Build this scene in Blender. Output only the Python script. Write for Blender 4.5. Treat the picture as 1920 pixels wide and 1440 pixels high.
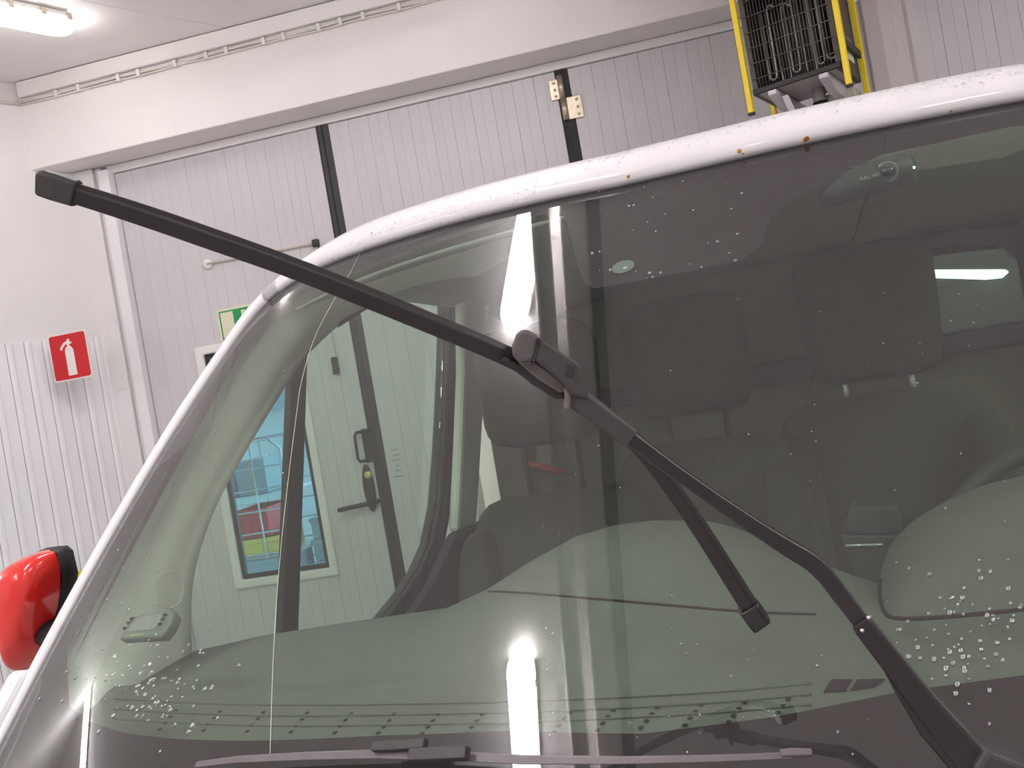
import bpy, bmesh, math, random
from mathutils import Vector, Matrix
from mathutils.bvhtree import BVHTree
random.seed(7)
for o in list(bpy.data.objects): bpy.data.objects.remove(o)
SC = bpy.context.scene
COL = SC.collection

# ------------------------------------------------------------------ camera, world, exposure
FPX = 1700.0
ROLL, YAW = math.radians(9.8), math.radians(10.0)
CAM = Vector((0, 0, 1.6))
FW = Vector((-math.sin(YAW), math.cos(YAW), 0))
RT = Vector((math.cos(YAW), math.sin(YAW), 0))
UP = Vector((0, 0, 1))
CR = math.cos(ROLL) * RT - math.sin(ROLL) * UP
CU = math.sin(ROLL) * RT + math.cos(ROLL) * UP
cam_d = bpy.data.cameras.new('camera'); cam = bpy.data.objects.new('camera', cam_d); COL.objects.link(cam)
cam_d.sensor_fit = 'HORIZONTAL'; cam_d.sensor_width = 36; cam_d.lens = 36 * FPX / 1920
cam_d.clip_start = 0.02
m = Matrix((CR, CU, -FW)).transposed().to_4x4(); m.translation = CAM
cam.matrix_world = m
SC.camera = cam
w = bpy.data.worlds.new('daylight'); SC.world = w; w.use_nodes = True
bg = w.node_tree.nodes['Background']
bg.inputs[0].default_value = (0.42, 0.72, 1.0, 1); bg.inputs[1].default_value = 3.0
SC.view_settings.view_transform = 'Standard'; SC.view_settings.look = 'None'
SC.view_settings.gamma = 1; SC.view_settings.use_curve_mapping = False
SC.view_settings.exposure = 1.16
LAMP_POWER = 26.0

# ------------------------------------------------------------------ helpers
def srgb(r, g, b):
    f = lambda c: (c / 255 / 12.92) if c / 255 <= 0.04045 else ((c / 255 + 0.055) / 1.055) ** 2.4
    return (f(r), f(g), f(b), 1)

MATS = {}
def mat(name, col, rough=0.5, metal=0.0, spec=0.5, coat=0.0, var=0.0, scale=6.0, bump=0.0, bscale=60.0):
    if name in MATS: return MATS[name]
    M = bpy.data.materials.new(name); M.use_nodes = True
    nt = M.node_tree; b = nt.nodes['Principled BSDF']
    b.inputs['Base Color'].default_value = col
    b.inputs['Roughness'].default_value = rough
    b.inputs['Metallic'].default_value = metal
    b.inputs['Specular IOR Level'].default_value = spec
    if coat:
        b.inputs['Coat Weight'].default_value = coat; b.inputs['Coat Roughness'].default_value = 0.05
    tc = nt.nodes.new('ShaderNodeTexCoord')
    if var:
        n = nt.nodes.new('ShaderNodeTexNoise'); n.inputs['Scale'].default_value = scale; n.inputs['Detail'].default_value = 4
        nt.links.new(tc.outputs['Object'], n.inputs['Vector'])
        r = nt.nodes.new('ShaderNodeMapRange'); r.inputs['From Min'].default_value = .3; r.inputs['From Max'].default_value = .7
        r.inputs['To Min'].default_value = 1 - var; r.inputs['To Max'].default_value = 1 + var
        nt.links.new(n.outputs['Fac'], r.inputs['Value'])
        mx = nt.nodes.new('ShaderNodeVectorMath'); mx.operation = 'SCALE'
        mx.inputs[0].default_value = col[:3]
        nt.links.new(r.outputs[0], mx.inputs['Scale']); nt.links.new(mx.outputs[0], b.inputs['Base Color'])
    if bump:
        n = nt.nodes.new('ShaderNodeTexNoise'); n.inputs['Scale'].default_value = bscale; n.inputs['Detail'].default_value = 3
        nt.links.new(tc.outputs['Object'], n.inputs['Vector'])
        bp = nt.nodes.new('ShaderNodeBump'); bp.inputs['Strength'].default_value = bump; bp.inputs['Distance'].default_value = 0.004
        nt.links.new(n.outputs['Fac'], bp.inputs['Height']); nt.links.new(bp.outputs[0], b.inputs['Normal'])
    MATS[name] = M
    return M

def emis(name, col, s):
    M = bpy.data.materials.new(name); M.use_nodes = True; nt = M.node_tree
    b = nt.nodes['Principled BSDF']; b.inputs['Base Color'].default_value = col
    b.inputs['Emission Color'].default_value = col; b.inputs['Emission Strength'].default_value = s
    MATS[name] = M; return M

def thin_glass(name, tint, f0=.07, rough=0.0, veil=0.0):
    M = bpy.data.materials.new(name); M.use_nodes = True; nt = M.node_tree
    for n in list(nt.nodes): nt.nodes.remove(n)
    out = nt.nodes.new('ShaderNodeOutputMaterial'); mx = nt.nodes.new('ShaderNodeMixShader')
    tr = nt.nodes.new('ShaderNodeBsdfTransparent'); tr.inputs[0].default_value = tint
    gl = nt.nodes.new('ShaderNodeBsdfGlossy'); gl.inputs['Roughness'].default_value = rough; gl.inputs[0].default_value = (1, 1, 1, 1)
    # Schlick reflectance of a thin two-sided pane, the same from both faces
    ge = nt.nodes.new('ShaderNodeNewGeometry'); dt = nt.nodes.new('ShaderNodeVectorMath'); dt.operation = 'DOT_PRODUCT'
    nt.links.new(ge.outputs['Normal'], dt.inputs[0]); nt.links.new(ge.outputs['Incoming'], dt.inputs[1])
    ab = nt.nodes.new('ShaderNodeMath'); ab.operation = 'ABSOLUTE'; nt.links.new(dt.outputs['Value'], ab.inputs[0])
    om = nt.nodes.new('ShaderNodeMath'); om.operation = 'SUBTRACT'; om.inputs[0].default_value = 1; nt.links.new(ab.outputs[0], om.inputs[1])
    pw_ = nt.nodes.new('ShaderNodeMath'); pw_.operation = 'POWER'; pw_.inputs[1].default_value = 5; nt.links.new(om.outputs[0], pw_.inputs[0])
    fr = nt.nodes.new('ShaderNodeMath'); fr.operation = 'MULTIPLY_ADD'; fr.inputs[1].default_value = 1 - f0; fr.inputs[2].default_value = f0
    nt.links.new(pw_.outputs[0], fr.inputs[0])
    nt.links.new(fr.outputs[0], mx.inputs[0]); nt.links.new(tr.outputs[0], mx.inputs[1]); nt.links.new(gl.outputs[0], mx.inputs[2])
    if veil:      # haze of reflected light painted in as a film: a thin even scatter on the glass
        df = nt.nodes.new('ShaderNodeBsdfDiffuse'); df.inputs[0].default_value = (.78, .76, .73, 1)
        no = nt.nodes.new('ShaderNodeTexNoise'); no.inputs['Scale'].default_value = 7; tc = nt.nodes.new('ShaderNodeTexCoord'); nt.links.new(tc.outputs['Object'], no.inputs['Vector'])
        mr = nt.nodes.new('ShaderNodeMapRange'); mr.inputs['To Min'].default_value = veil * .75; mr.inputs['To Max'].default_value = veil * 1.25; nt.links.new(no.outputs['Fac'], mr.inputs['Value'])
        m2 = nt.nodes.new('ShaderNodeMixShader'); nt.links.new(mr.outputs[0], m2.inputs[0]); nt.links.new(mx.outputs[0], m2.inputs[1]); nt.links.new(df.outputs[0], m2.inputs[2]); mx = m2
    nt.links.new(mx.outputs[0], out.inputs[0])
    MATS[name] = M; return M

def tag(o, label=None, cat=None, group=None, kind=None):
    if label: o['label'] = label
    if cat: o['category'] = cat
    if group: o['group'] = group
    if kind: o['kind'] = kind
    return o

def empty(name, loc=(0, 0, 0), rz=0):
    o = bpy.data.objects.new(name, None); o.empty_display_size = .1; o.location = loc; o.rotation_euler = (0, 0, rz)
    COL.objects.link(o); return o

def link(name, me, m, parent=None, smooth=False, bevel=0, seg=2, sub=0, solid=0, soff=-1):
    if m: me.materials.append(m)
    o = bpy.data.objects.new(name, me); COL.objects.link(o)
    if parent: o.parent = parent
    if smooth:
        for p in me.polygons: p.use_smooth = True
    if solid:
        s = o.modifiers.new('s', 'SOLIDIFY'); s.thickness = solid; s.offset = soff
    if bevel:
        b = o.modifiers.new('b', 'BEVEL'); b.width = bevel; b.segments = seg; b.limit_method = 'ANGLE'; b.angle_limit = math.radians(35)
        if not smooth:
            for p in me.polygons: p.use_smooth = False
    if sub:
        s = o.modifiers.new('u', 'SUBSURF'); s.levels = sub; s.render_levels = sub
    return o

def mesh(name, vs, fs, m, parent=None, fix=True, **k):
    me = bpy.data.meshes.new(name); me.from_pydata([tuple(v) for v in vs], [], fs); me.update()
    if fix:
        bm = bmesh.new(); bm.from_mesh(me); bmesh.ops.recalc_face_normals(bm, faces=bm.faces); bm.to_mesh(me); bm.free()
    return link(name, me, m, parent, **k)

def box_geo(a, b):
    x0, y0, z0 = a; x1, y1, z1 = b
    v = [(x0, y0, z0), (x1, y0, z0), (x1, y1, z0), (x0, y1, z0), (x0, y0, z1), (x1, y0, z1), (x1, y1, z1), (x0, y1, z1)]
    f = [(0, 3, 2, 1), (4, 5, 6, 7), (0, 1, 5, 4), (1, 2, 6, 5), (2, 3, 7, 6), (3, 0, 4, 7)]
    return v, f

def box(name, a, b, m, parent=None, **k):
    v, f = box_geo(a, b); return mesh(name, v, f, m, parent, **k)

def boxes(name, lst, m, parent=None, **k):
    V, Fc = [], []
    for a, b in lst:
        v, f = box_geo(a, b); n = len(V); V += v; Fc += [tuple(i + n for i in q) for q in f]
    return mesh(name, V, Fc, m, parent, **k)

def hexa(name, p8, m, parent=None, **k):      # 4 bottom/front + 4 top/back corners
    f = [(0, 3, 2, 1), (4, 5, 6, 7), (0, 1, 5, 4), (1, 2, 6, 5), (2, 3, 7, 6), (3, 0, 4, 7)]
    return mesh(name, p8, f, m, parent, **k)

def prism(name, pts, vec, m, parent=None, **k):   # polygon extruded along vec
    n = len(pts); vec = Vector(vec)
    V = [Vector(p) for p in pts] + [Vector(p) + vec for p in pts]
    Fc = [tuple(range(n)), tuple(range(2 * n - 1, n - 1, -1))] + [(i, (i + 1) % n, n + (i + 1) % n, n + i) for i in range(n)]
    return mesh(name, V, Fc, m, parent, **k)

def ring_prism(name, outer, inner, vec, m, parent=None, **k):
    n = len(outer); vec = Vector(vec); V = [Vector(p) for p in outer] + [Vector(p) for p in inner]
    V += [p + vec for p in V]; Fc = []
    for i in range(n):
        j = (i + 1) % n
        Fc += [(i, j, n + j, n + i), (2 * n + i, 3 * n + i, 3 * n + j, 2 * n + j), (i, 2 * n + i, 2 * n + j, j), (n + i, n + j, 3 * n + j, 3 * n + i)]
    return mesh(name, V, Fc, m, parent, **k)

def tube_geo(pts, rad, n=8, closed=False, V=None, Fc=None):
    V = [] if V is None else V; Fc = [] if Fc is None else Fc
    pts = [Vector(p) for p in pts]; N = len(pts); base = len(V)
    prev = None
    for i, p in enumerate(pts):
        if closed: t = (pts[(i + 1) % N] - pts[i - 1]).normalized()
        else: t = (pts[min(i + 1, N - 1)] - pts[max(i - 1, 0)]).normalized()
        if prev is None:
            a = Vector((0, 0, 1)) if abs(t.z) < .9 else Vector((1, 0, 0))
            u = t.cross(a).normalized()
        else: u = (prev - t * prev.dot(t)).normalized()
        prev = u; v = t.cross(u); r = rad[i] if isinstance(rad, (list, tuple)) else rad
        for k in range(n):
            an = 2 * math.pi * k / n; V.append(p + u * (r * math.cos(an)) + v * (r * math.sin(an)))
    for i in range(N if closed else N - 1):
        for k in range(n):
            a = base + i * n + k; b = base + i * n + (k + 1) % n; i2 = (i + 1) % N
            c = base + i2 * n + (k + 1) % n; d = base + i2 * n + k; Fc.append((a, b, c, d))
    if not closed:
        Fc.append(tuple(base + k for k in range(n - 1, -1, -1))); Fc.append(tuple(base + (N - 1) * n + k for k in range(n)))
    return V, Fc

def tube(name, pts, rad, m, parent=None, n=8, closed=False, smooth=True, **k):
    V, Fc = tube_geo(pts, rad, n, closed); return mesh(name, V, Fc, m, parent, smooth=smooth, **k)

def tubes(name, lst, rad, m, parent=None, n=6, smooth=True, **k):
    V, Fc = [], []
    for p in lst: tube_geo(p, rad, n, False, V, Fc)
    return mesh(name, V, Fc, m, parent, smooth=smooth, **k)

def loft(name, rows, m, parent=None, close=False, smooth=True, fix=True, **k):
    n = len(rows[0]); V = [p for r in rows for p in r]; Fc = []
    for i in range(len(rows) - 1):
        for j in range(n if close else n - 1):
            Fc.append((i * n + j, i * n + (j + 1) % n, (i + 1) * n + (j + 1) % n, (i + 1) * n + j))
    return mesh(name, V, Fc, m, parent, smooth=smooth, fix=fix, **k)

def lathe(name, prof, org, axis, m, parent=None, n=24, **k):   # prof: (r, h)
    axis = Vector(axis).normalized(); a = Vector((0, 0, 1)) if abs(axis.z) < .9 else Vector((1, 0, 0))
    u = axis.cross(a).normalized(); v = axis.cross(u); org = Vector(org)
    rows = [[org + axis * h + (u * math.cos(t) + v * math.sin(t)) * r for t in [2 * math.pi * i / n for i in range(n)]] for r, h in prof]
    V = [p for r in rows for p in r]; Fc = []
    for i in range(len(rows) - 1):
        for j in range(n): Fc.append((i * n + j, i * n + (j + 1) % n, (i + 1) * n + (j + 1) % n, (i + 1) * n + j))
    Fc.append(tuple(range(n - 1, -1, -1))); Fc.append(tuple((len(rows) - 1) * n + j for j in range(n)))
    return mesh(name, V, Fc, m, parent, smooth=True, **k)

def rounded(name, c, size, m, parent=None, r=.3, n=8, rot=None, taper=0.0, **k):  # cushion-like superellipsoid
    V, Fc = [], []; e = r
    sp = lambda v: math.copysign(abs(v) ** e, v)
    L, K = 12, 20
    for i in range(L + 1):
        ph = -math.pi / 2 + math.pi * i / L
        for j in range(K):
            t = 2 * math.pi * j / K
            x, y, z = sp(math.cos(ph)) * sp(math.cos(t)), sp(math.cos(ph)) * sp(math.sin(t)), sp(math.sin(ph))
            p = Vector((x * size[0] / 2 * (1 - taper * z), y * size[1] / 2, z * size[2] / 2))
            if rot: p = rot @ p
            V.append(Vector(c) + p)
    for i in range(L):
        for j in range(K): Fc.append((i * K + j, i * K + (j + 1) % K, (i + 1) * K + (j + 1) % K, (i + 1) * K + j))
    me = bpy.data.meshes.new(name); me.from_pydata([tuple(v) for v in V], [], Fc)
    bm = bmesh.new(); bm.from_mesh(me); bmesh.ops.remove_doubles(bm, verts=bm.verts, dist=1e-5)
    bmesh.ops.recalc_face_normals(bm, faces=bm.faces); bm.to_mesh(me); bm.free()
    return link(name, me, m, parent, smooth=True, **k)

def catmull(P, n=8):
    out = []
    for i in range(len(P) - 1):
        p0 = P[max(i - 1, 0)]; p1 = P[i]; p2 = P[i + 1]; p3 = P[min(i + 2, len(P) - 1)]
        for k in range(n):
            t = k / n
            out.append(tuple(.5 * (2 * b + (c - a) * t + (2 * a - 5 * b + 4 * c - d) * t * t + (-a + 3 * b - 3 * c + d) * t ** 3) for a, b, c, d in zip(p0, p1, p2, p3)))
    out.append(tuple(P[-1])); return out

def interp(T, x):
    if x <= T[0][0]: return T[0][1]
    for (a, b), (c, d) in zip(T, T[1:]):
        if x <= c: return b + (d - b) * (x - a) / (c - a) if c > a else d
    return T[-1][1]

# sight lines of the survey: photograph pixel -> direction in the room, then met with a real surface
def ray(px, py): return FW + CR * ((px - 960) / FPX) - CU * ((py - 720) / FPX)
def WY(px, py, y): d = ray(px, py); return CAM + d * (y / d.y)
def WZ(px, py, z): d = ray(px, py); return CAM + d * ((z - 1.6) / d.z)

# ------------------------------------------------------------------ materials
M_wall = mat('wall_paint', srgb(230, 225, 225), .55, var=.03, scale=2, bump=.05)
M_header = mat('header_paint', srgb(240, 235, 234), .5, var=.03, scale=1.5)
M_ceil = mat('ceiling_paint', srgb(248, 243, 243), .5, var=.02, scale=1.5)
M_panel = mat('gate_panel_metal', srgb(209, 204, 206), .42, var=.03, scale=3)
M_panel2 = mat('wall_panel_metal', srgb(238, 234, 237), .38, var=.03, scale=3)
M_rubber = mat('black_rubber', srgb(42, 40, 42), .55, var=.15, scale=20)
M_floor = mat('concrete', srgb(176, 172, 168), .5, var=.2, scale=3, bump=.1)
M_white = mat('white_plastic', srgb(236, 232, 228), .4)
M_cream = mat('cream_sign', srgb(226, 222, 196), .5)
M_steel = mat('galvanised_steel', srgb(196, 184, 165), .35, .9, var=.1, scale=30)
M_grey = mat('grey_enamel', srgb(205, 200, 203), .4)
M_black = mat('black_metal', srgb(46, 42, 42), .5, .3)
M_yellow = mat('yellow_enamel', srgb(245, 212, 18), .4)
M_red = mat('red_sign', srgb(205, 22, 34), .4)
M_green = mat('green_sign', srgb(22, 150, 82), .45)
M_lamp = emis('lamp_diffuser', (1.0, .985, .985, 1), LAMP_POWER)
M_lamp_dim = emis('lamp_diffuser_dim', (1.0, .975, .96, 1), LAMP_POWER * .24)  # glow turned down so the wall and header beside it don't blow out

# ------------------------------------------------------------------ the room
YG, ZC, ZH, YH = 4.53, 3.6, 3.14, 4.30
def struct(o): o['kind'] = 'structure'; return o
struct(box('floor', (-10, -6, -.1), (7, 4.75, 0), M_floor))
TW = Vector((.545, .839, 0)).normalized()             # run of the slanting left wall
NW = Vector((TW.y, -TW.x, 0))
# ceiling of wide boards laid along the left wall's run
ceil = struct(empty('ceiling', (0, 0, ZC)))
box('backing_board', (-10.2, -6.2, .03), (7.2, 4.8, .1), M_ceil, ceil)
seam = WZ(150, 0, ZC); s0 = seam.dot(NW); bw = 1.2
bo = None
for i in range(-7, 9):
    v, f = box_geo((.004, -9, 0), (bw - .004, 9, .03))
    if bo is None:
        bo = box('ceiling_board', (.0008, -9, 0), (bw - .0008, 9, .029), M_ceil, ceil, bevel=.002, seg=1)
        b = bo
    else:
        b = bo.copy(); COL.objects.link(b)
    p = NW * (s0 + i * bw); b.location = (p.x, p.y, 0); b.rotation_euler = (0, 0, math.atan2(NW.y, NW.x)); b.scale = (1, .9, 1)

A0 = Vector((-3.1, 4.30, 0))                      # where left wall passes under the header's front
B0 = A0 - TW * 1.15
E0 = A0 + TW * .32
def wallseg(name, p, q, z0, z1, th, m, parent=None):
    t = (q - p).normalized(); n = Vector((t.y, -t.x, 0)) * -th
    return hexa(name, [Vector((p.x, p.y, z0)), Vector((q.x, q.y, z0)), Vector((q.x + n.x, q.y + n.y, z0)), Vector((p.x + n.x, p.y + n.y, z0)),
                       Vector((p.x, p.y, z1)), Vector((q.x, q.y, z1)), Vector((q.x + n.x, q.y + n.y, z1)), Vector((p.x + n.x, p.y + n.y, z1))], m, parent)
wl = struct(wallseg('wall_left', B0, E0, 0, ZC, .12, M_wall))
struct(wallseg('wall_left_return', Vector((-10, B0.y, 0)), B0 - Vector((.02, 0, 0)), 0, ZC, .12, M_wall))
struct(box('wall_far_left', (-10.12, -6, 0), (-10, B0.y, ZC), M_wall))
struct(box('wall_right', (7, -6, 0), (7.12, 4.75, ZC), M_wall))
struct(box('wall_front', (-10, -6.12, 0), (7, -6, ZC), M_wall))
# header box over the gate
hd = struct(box('wall_header', (-3.11, YH, ZH), (7, YG + .2, ZC), M_header, bevel=.006))
# ribbed cladding on the left wall below 2.2 m, strips with a proud rib each
def LW(px, py, off=0):
    d = ray(px, py); n = NW; return CAM + d * (((A0 + n * off) - CAM).dot(n) / d.dot(n))
def lwp(s, off, z): p = A0 + TW * s + NW * off; return Vector((p.x, p.y, z))
ztop = 2.235
sw = .088; k = 0
s_end = .255
for i in range(15):
    s1 = s_end - i * sw; s_ = s1 - sw + .003
    V = [lwp(s_, .0, 0), lwp(s_, .012, 0), lwp(s_ + .012, .02, 0), lwp(s_ + .024, .02, 0), lwp(s_ + .036, .012, 0), lwp(s1, .012, 0), lwp(s1, 0, 0)]
    prism('panel_strip', V, (0, 0, ztop), M_panel2, wl)
# painted wear bands on the wall: yellow above red
zy1 = LW(40, 1098).z; zy0 = LW(10, 1143).z; zr0 = LW(10, 1168).z
M_by = mat('band_yellow', srgb(232, 205, 30), .4); M_br = mat('band_red', srgb(196, 30, 44), .4)
def band(name, z0, z1, m):
    prism(name, [lwp(-1.1, .021, z0), lwp(-1.1, .0235, z0), lwp(.25, .0235, z0), lwp(.25, .021, z0)], (0, 0, z1 - z0), m, wl)
band('painted_band', zy0, zy1, M_by); band('painted_band', zr0, zy0 - .001, M_br)
wl['label'] = 'white left wall with ribbed cladding and a yellow and red band'

# jamb beside the gate
jb = struct(empty('trim_1', (-2.86, YG, 0)))
XL = -2.765
def jbox(n, x0, x1, y0, y1, z0, z1, m=M_wall): 
    box(n, (x0 + 2.86, y0 - YG, z0), (x1 + 2.86, y1 - YG, z1), m, jb, bevel=.004)
jbox('jamb_pier', -3.02, -2.87, YG - .05, YG + .2, 0, ZH - .002)
jbox('jamb_liner', -2.868, -2.83, YG - .03, YG + .15, 0, ZH - .002)
jbox('jamb_frame', -2.828, XL, YG - .07, YG + .1, 0, ZH - .03, M_panel2)
jbox('jamb_patch', -2.94, -2.88, YG - .054, YG - .049, 1.93, 2.33, M_wall)
# lintel strip at the back of the soffit
tr = struct(box('trim_2', (XL - .03, YG - .03, ZH - .045), (1.12, YG + .06, ZH - .001), M_header, bevel=.006))

# gate of ribbed leaves
gate = struct(empty('door_1', (-.8, YG, 0)))
gx = lambda x: x + .8
def leaf_geo(x0, x1, z0, z1, parent, m=M_panel, pitch=.112):
    n = max(1, round((x1 - x0) / pitch)); p = (x1 - x0) / n
    first = None
    for i in range(n):
        if first is None:
            # one board: two shallow flutes and a groove at its edge
            prof = [(0, .0), (.0, -.0135), (.0015, -.016), (p * .47, -.016), (p * .485, -.0148), (p * .515, -.0148), (p * .53, -.016), (p - .002, -.016), (p - .0002, -.0138), (p - .0002, 0)]
            first = prism('panel_board', [Vector((0, y, z0)) + Vector((x, 0, 0)) for x, y in prof], (0, 0, z1 - z0), m, parent)
            b = first
        else:
            b = first.copy(); COL.objects.link(b)
        b.location = (x0 + i * p, 0, 0)
ZT = ZH - .05
lf1 = empty('gate_leaf', (0, 0, 0)); lf1.parent = gate
leafbacks = []
# leaf one carries the door with its window (boards are cut round the window)
WX0, WX1, WZ0, WZ1 = -2.46, -1.885, .775, 2.07
leaf_geo(gx(-2.76), gx(WX0), .03, ZT, lf1, pitch=.1)
leaf_geo(gx(WX0), gx(WX1), .03, WZ0, lf1)
leaf_geo(gx(WX0), gx(WX1), WZ1, ZT, lf1)
leaf_geo(gx(WX1), gx(-1.59), .03, ZT, lf1, pitch=.1)
lf2 = empty('gate_leaf', (0, 0, 0)); lf2.parent = gate
leaf_geo(gx(-1.52), gx(-.32), .03, ZT, lf2)
lf3 = empty('gate_leaf', (0, 0, 0)); lf3.parent = gate
leaf_geo(gx(-.253), gx(1.14), .03, ZT, lf3)
for a, b in ((-2.76, WX0), (WX1, -1.59)): box('leaf_core', (gx(a), 0, .03), (gx(b), .05, ZT), M_panel, lf1)
box('leaf_core', (gx(WX0), 0, .03), (gx(WX1), .05, WZ0), M_panel, lf1); box('leaf_core', (gx(WX0), 0, WZ1), (gx(WX1), .05, ZT), M_panel, lf1)
box('leaf_core', (gx(-1.52), 0, .03), (gx(-.32), .05, ZT), M_panel, lf2); box('leaf_core', (gx(-.253), 0, .03), (gx(1.14), .05, ZT), M_panel, lf3)
for x0, x1 in ((-1.59, -1.52), (-.32, -.253)):
    prism('rubber_seal', [(gx(x0), .05, 0), (gx(x0), -.012, 0), (gx(x0) + .012, -.022, 0), (gx(x0) + .028, -.016, 0), (gx(x0) + .04, -.022, 0), (gx(x1), -.012, 0), (gx(x1), .05, 0)], (0, 0, ZT + .02), M_rubber, gate)
box('threshold', (gx(-2.76), -.02, 0), (gx(1.14), .06, .03), M_rubber, gate)
# window in the leaf
fr = .06
def rect(x0, x1, z0, z1, y): return [(x0, y, z0), (x1, y, z0), (x1, y, z1), (x0, y, z1)]
a = (gx(WX0), gx(WX1), WZ0, WZ1)
ring_prism('window_frame', rect(a[0] - .01, a[1] + .01, a[2] - .01, a[3] + .01, -.035), rect(a[0] + fr * .6, a[1] - fr * .6, a[2] + fr * .6, a[3] - fr * .6, -.035), (0, .08, 0), M_white, gate, bevel=.01)
ring_prism('glazing_gasket', rect(a[0] + fr * .5, a[1] - fr * .5, a[2] + fr * .5, a[3] - fr * .5, -.01), rect(a[0] + fr, a[1] - fr, a[2] + fr, a[3] - fr, -.01), (0, .02, 0), M_rubber, gate)
M_pane = thin_glass('door_pane', (.93, .97, .98, 1), .05)
box('pane', (a[0] + fr * .9, -.002, a[2] + fr * .9), (a[1] - fr * .9, .002, a[3] - fr * .9), M_pane, gate)
# lock, lever and pull
M_lock = mat('black_ironmongery', srgb(38, 36, 36), .4)
def gz(px, py, off=.03): p = WY(px, py, YG - off); return Vector((gx(p.x), -off, p.z))
c = gz(692, 915)
esc = [(c.x + .03 * math.sin(t) * (1 if abs(math.cos(t)) < .9 else .9), -.016, c.z + .125 * math.cos(t)) for t in [2 * math.pi * i / 24 for i in range(24)]]
prism('escutcheon', esc, (0, -.02, 0), M_lock, gate, bevel=.004)
lathe('lock_cylinder', [(.021, 0), (.021, .012), (.014, .016)], gz(691, 890, .036) , (0, -1, 0), mat('brass', srgb(205, 190, 130), .3, .8), gate)
h1, h0 = gz(705, 941, .06), gz(634, 957, .07)
tube('lever_handle', [Vector((h1.x, -.03, h1.z)), h1, h1 * .5 + h0 * .5, h0], [.013, .013, .0125, .012], M_lock, gate, n=10)
b1 = gz(676, 806); b2 = gz(697, 806); b3 = gz(702, 864); 
box('pull_plate', (b2.x - .062, -.03, b3.z - .005), (b2.x - .008, -.014, b2.z + .012), M_lock, gate, bevel=.006)
q1, q2 = gz(664, 812, .06), gz(672, 866, .06)
tube('pull_grip', [Vector((b2.x - .02, -.025, q1.z)), q1 + Vector((.01, 0, 0)), q1 + Vector((0, 0, -.015)), q2 + Vector((0, 0, .015)), q2 + Vector((.01, 0, 0)), Vector((b2.x - .02, -.025, q2.z))], .008, M_lock, gate)
# faint stencil print by the seal
for px, py, wd in ((740, 843, 16), (743, 853, 14), (742, 862, 18), (746, 873, 8), (746, 882, 12), (748, 893, 18)):
    p = gz(px, py, .0165); box('stencil_print', (p.x - wd * .0013, -.0175, p.z - .004), (p.x + wd * .0013, -.0163, p.z + .003), mat('stencil_ink', srgb(150, 150, 146), .6), gate)
# stay rod with its disc, hook and pull cord
d0, d1 = gz(388, 495, .03), gz(592, 456, .03)
lathe('stay_disc', [(.026, 0), (.028, .006), (.022, .014)], Vector((d0.x, -.016, d0.z)), (0, -1, 0), M_white, gate)
tube('stay_rod', [d0, d1], .0055, mat('rod_paint', srgb(205, 195, 185), .4), gate)
rounded('rod_hook', d1, (.035, .03, .04), M_lock, gate)
tas = gz(628, 680, .03)
tube('pull_cord', [d1, Vector((d1.x, -.03, tas.z + .04))], .003, M_white, gate, n=6)
prism('cord_toggle', [(tas.x - .018, -.042, tas.z - .06), (tas.x + .018, -.042, tas.z - .06), (tas.x + .016, -.042, tas.z + .03), (tas.x - .016, -.042, tas.z + .03)], (0, .02, 0), M_lock, gate, bevel=.004)
# split hinge over the second seal
hz = gz(1042, 168, .03); hz2 = gz(1075, 201, .03)
hx = gx(-.287)
box('hinge_leaf', (hz.x - .03, -.028, hz.z - .05), (hx, -.016, hz.z + .05), M_steel, gate, bevel=.002)
box('hinge_leaf', (hx - .008, -.028, hz2.z - .055), (hz2.x + .045, -.016, hz2.z + .055), M_steel, gate, bevel=.002)
tube('hinge_knuckle', [(hx - .01, -.036, hz.z + .06), (hx - .01, -.036, hz.z - .05)], .015, M_steel, gate, n=12)
tube('hinge_knuckle', [(hx - .01, -.036, hz2.z + .055), (hx - .01, -.036, hz2.z - .055)], .015, M_steel, gate, n=12)
for (cx, cz) in [(hz.x - .005, hz.z + q) for q in (-.033, 0, .033)] + [(hz2.x + .022, hz2.z + q) for q in (-.036, 0, .036)]:
    lathe('hinge_screw', [(.007, 0), (.006, .004), (.001, .005)], (cx, -.028, cz), (0, -1, 0), M_steel, gate, n=10)
gate['label'] = 'grey folding gate of ribbed leaves with black rubber seals'
# column right of the gate and the ribbed wall beyond
col = struct(empty('wall_back', (1.25, YG, 0)))
M_col = mat('column_paint', srgb(214, 205, 206), .45, var=.03, scale=3)
prism('column', [(-.11, .2, 0), (-.11, -.05, 0), (-.05, -.07, 0), (.0, -.07, 0), (.012, -.05, 0), (.06, -.05, 0), (.075, -.06, 0), (.11, -.06, 0), (.11, .2, 0)], (0, 0, ZH - .002), M_col, col)
first = None
for i in range(50):
    if first is None:
        p = .112; prof = [(0, .0), (.0, -.0135), (.0015, -.016), (p * .47, -.016), (p * .485, -.0148), (p * .515, -.0148), (p * .53, -.016), (p - .002, -.016), (p - .0002, -.0138), (p - .0002, 0)]
        first = prism('panel_board', [(x, y, .0) for x, y in prof], (0, 0, ZH - .002), M_panel, col); b = first
    else:
        b = first.copy(); COL.objects.link(b)
    b.location = (.112 + i * .112, 0, 0)
box('wall_core', (.112, 0, 0), (5.75, .12, ZH), M_panel, col)

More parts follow.
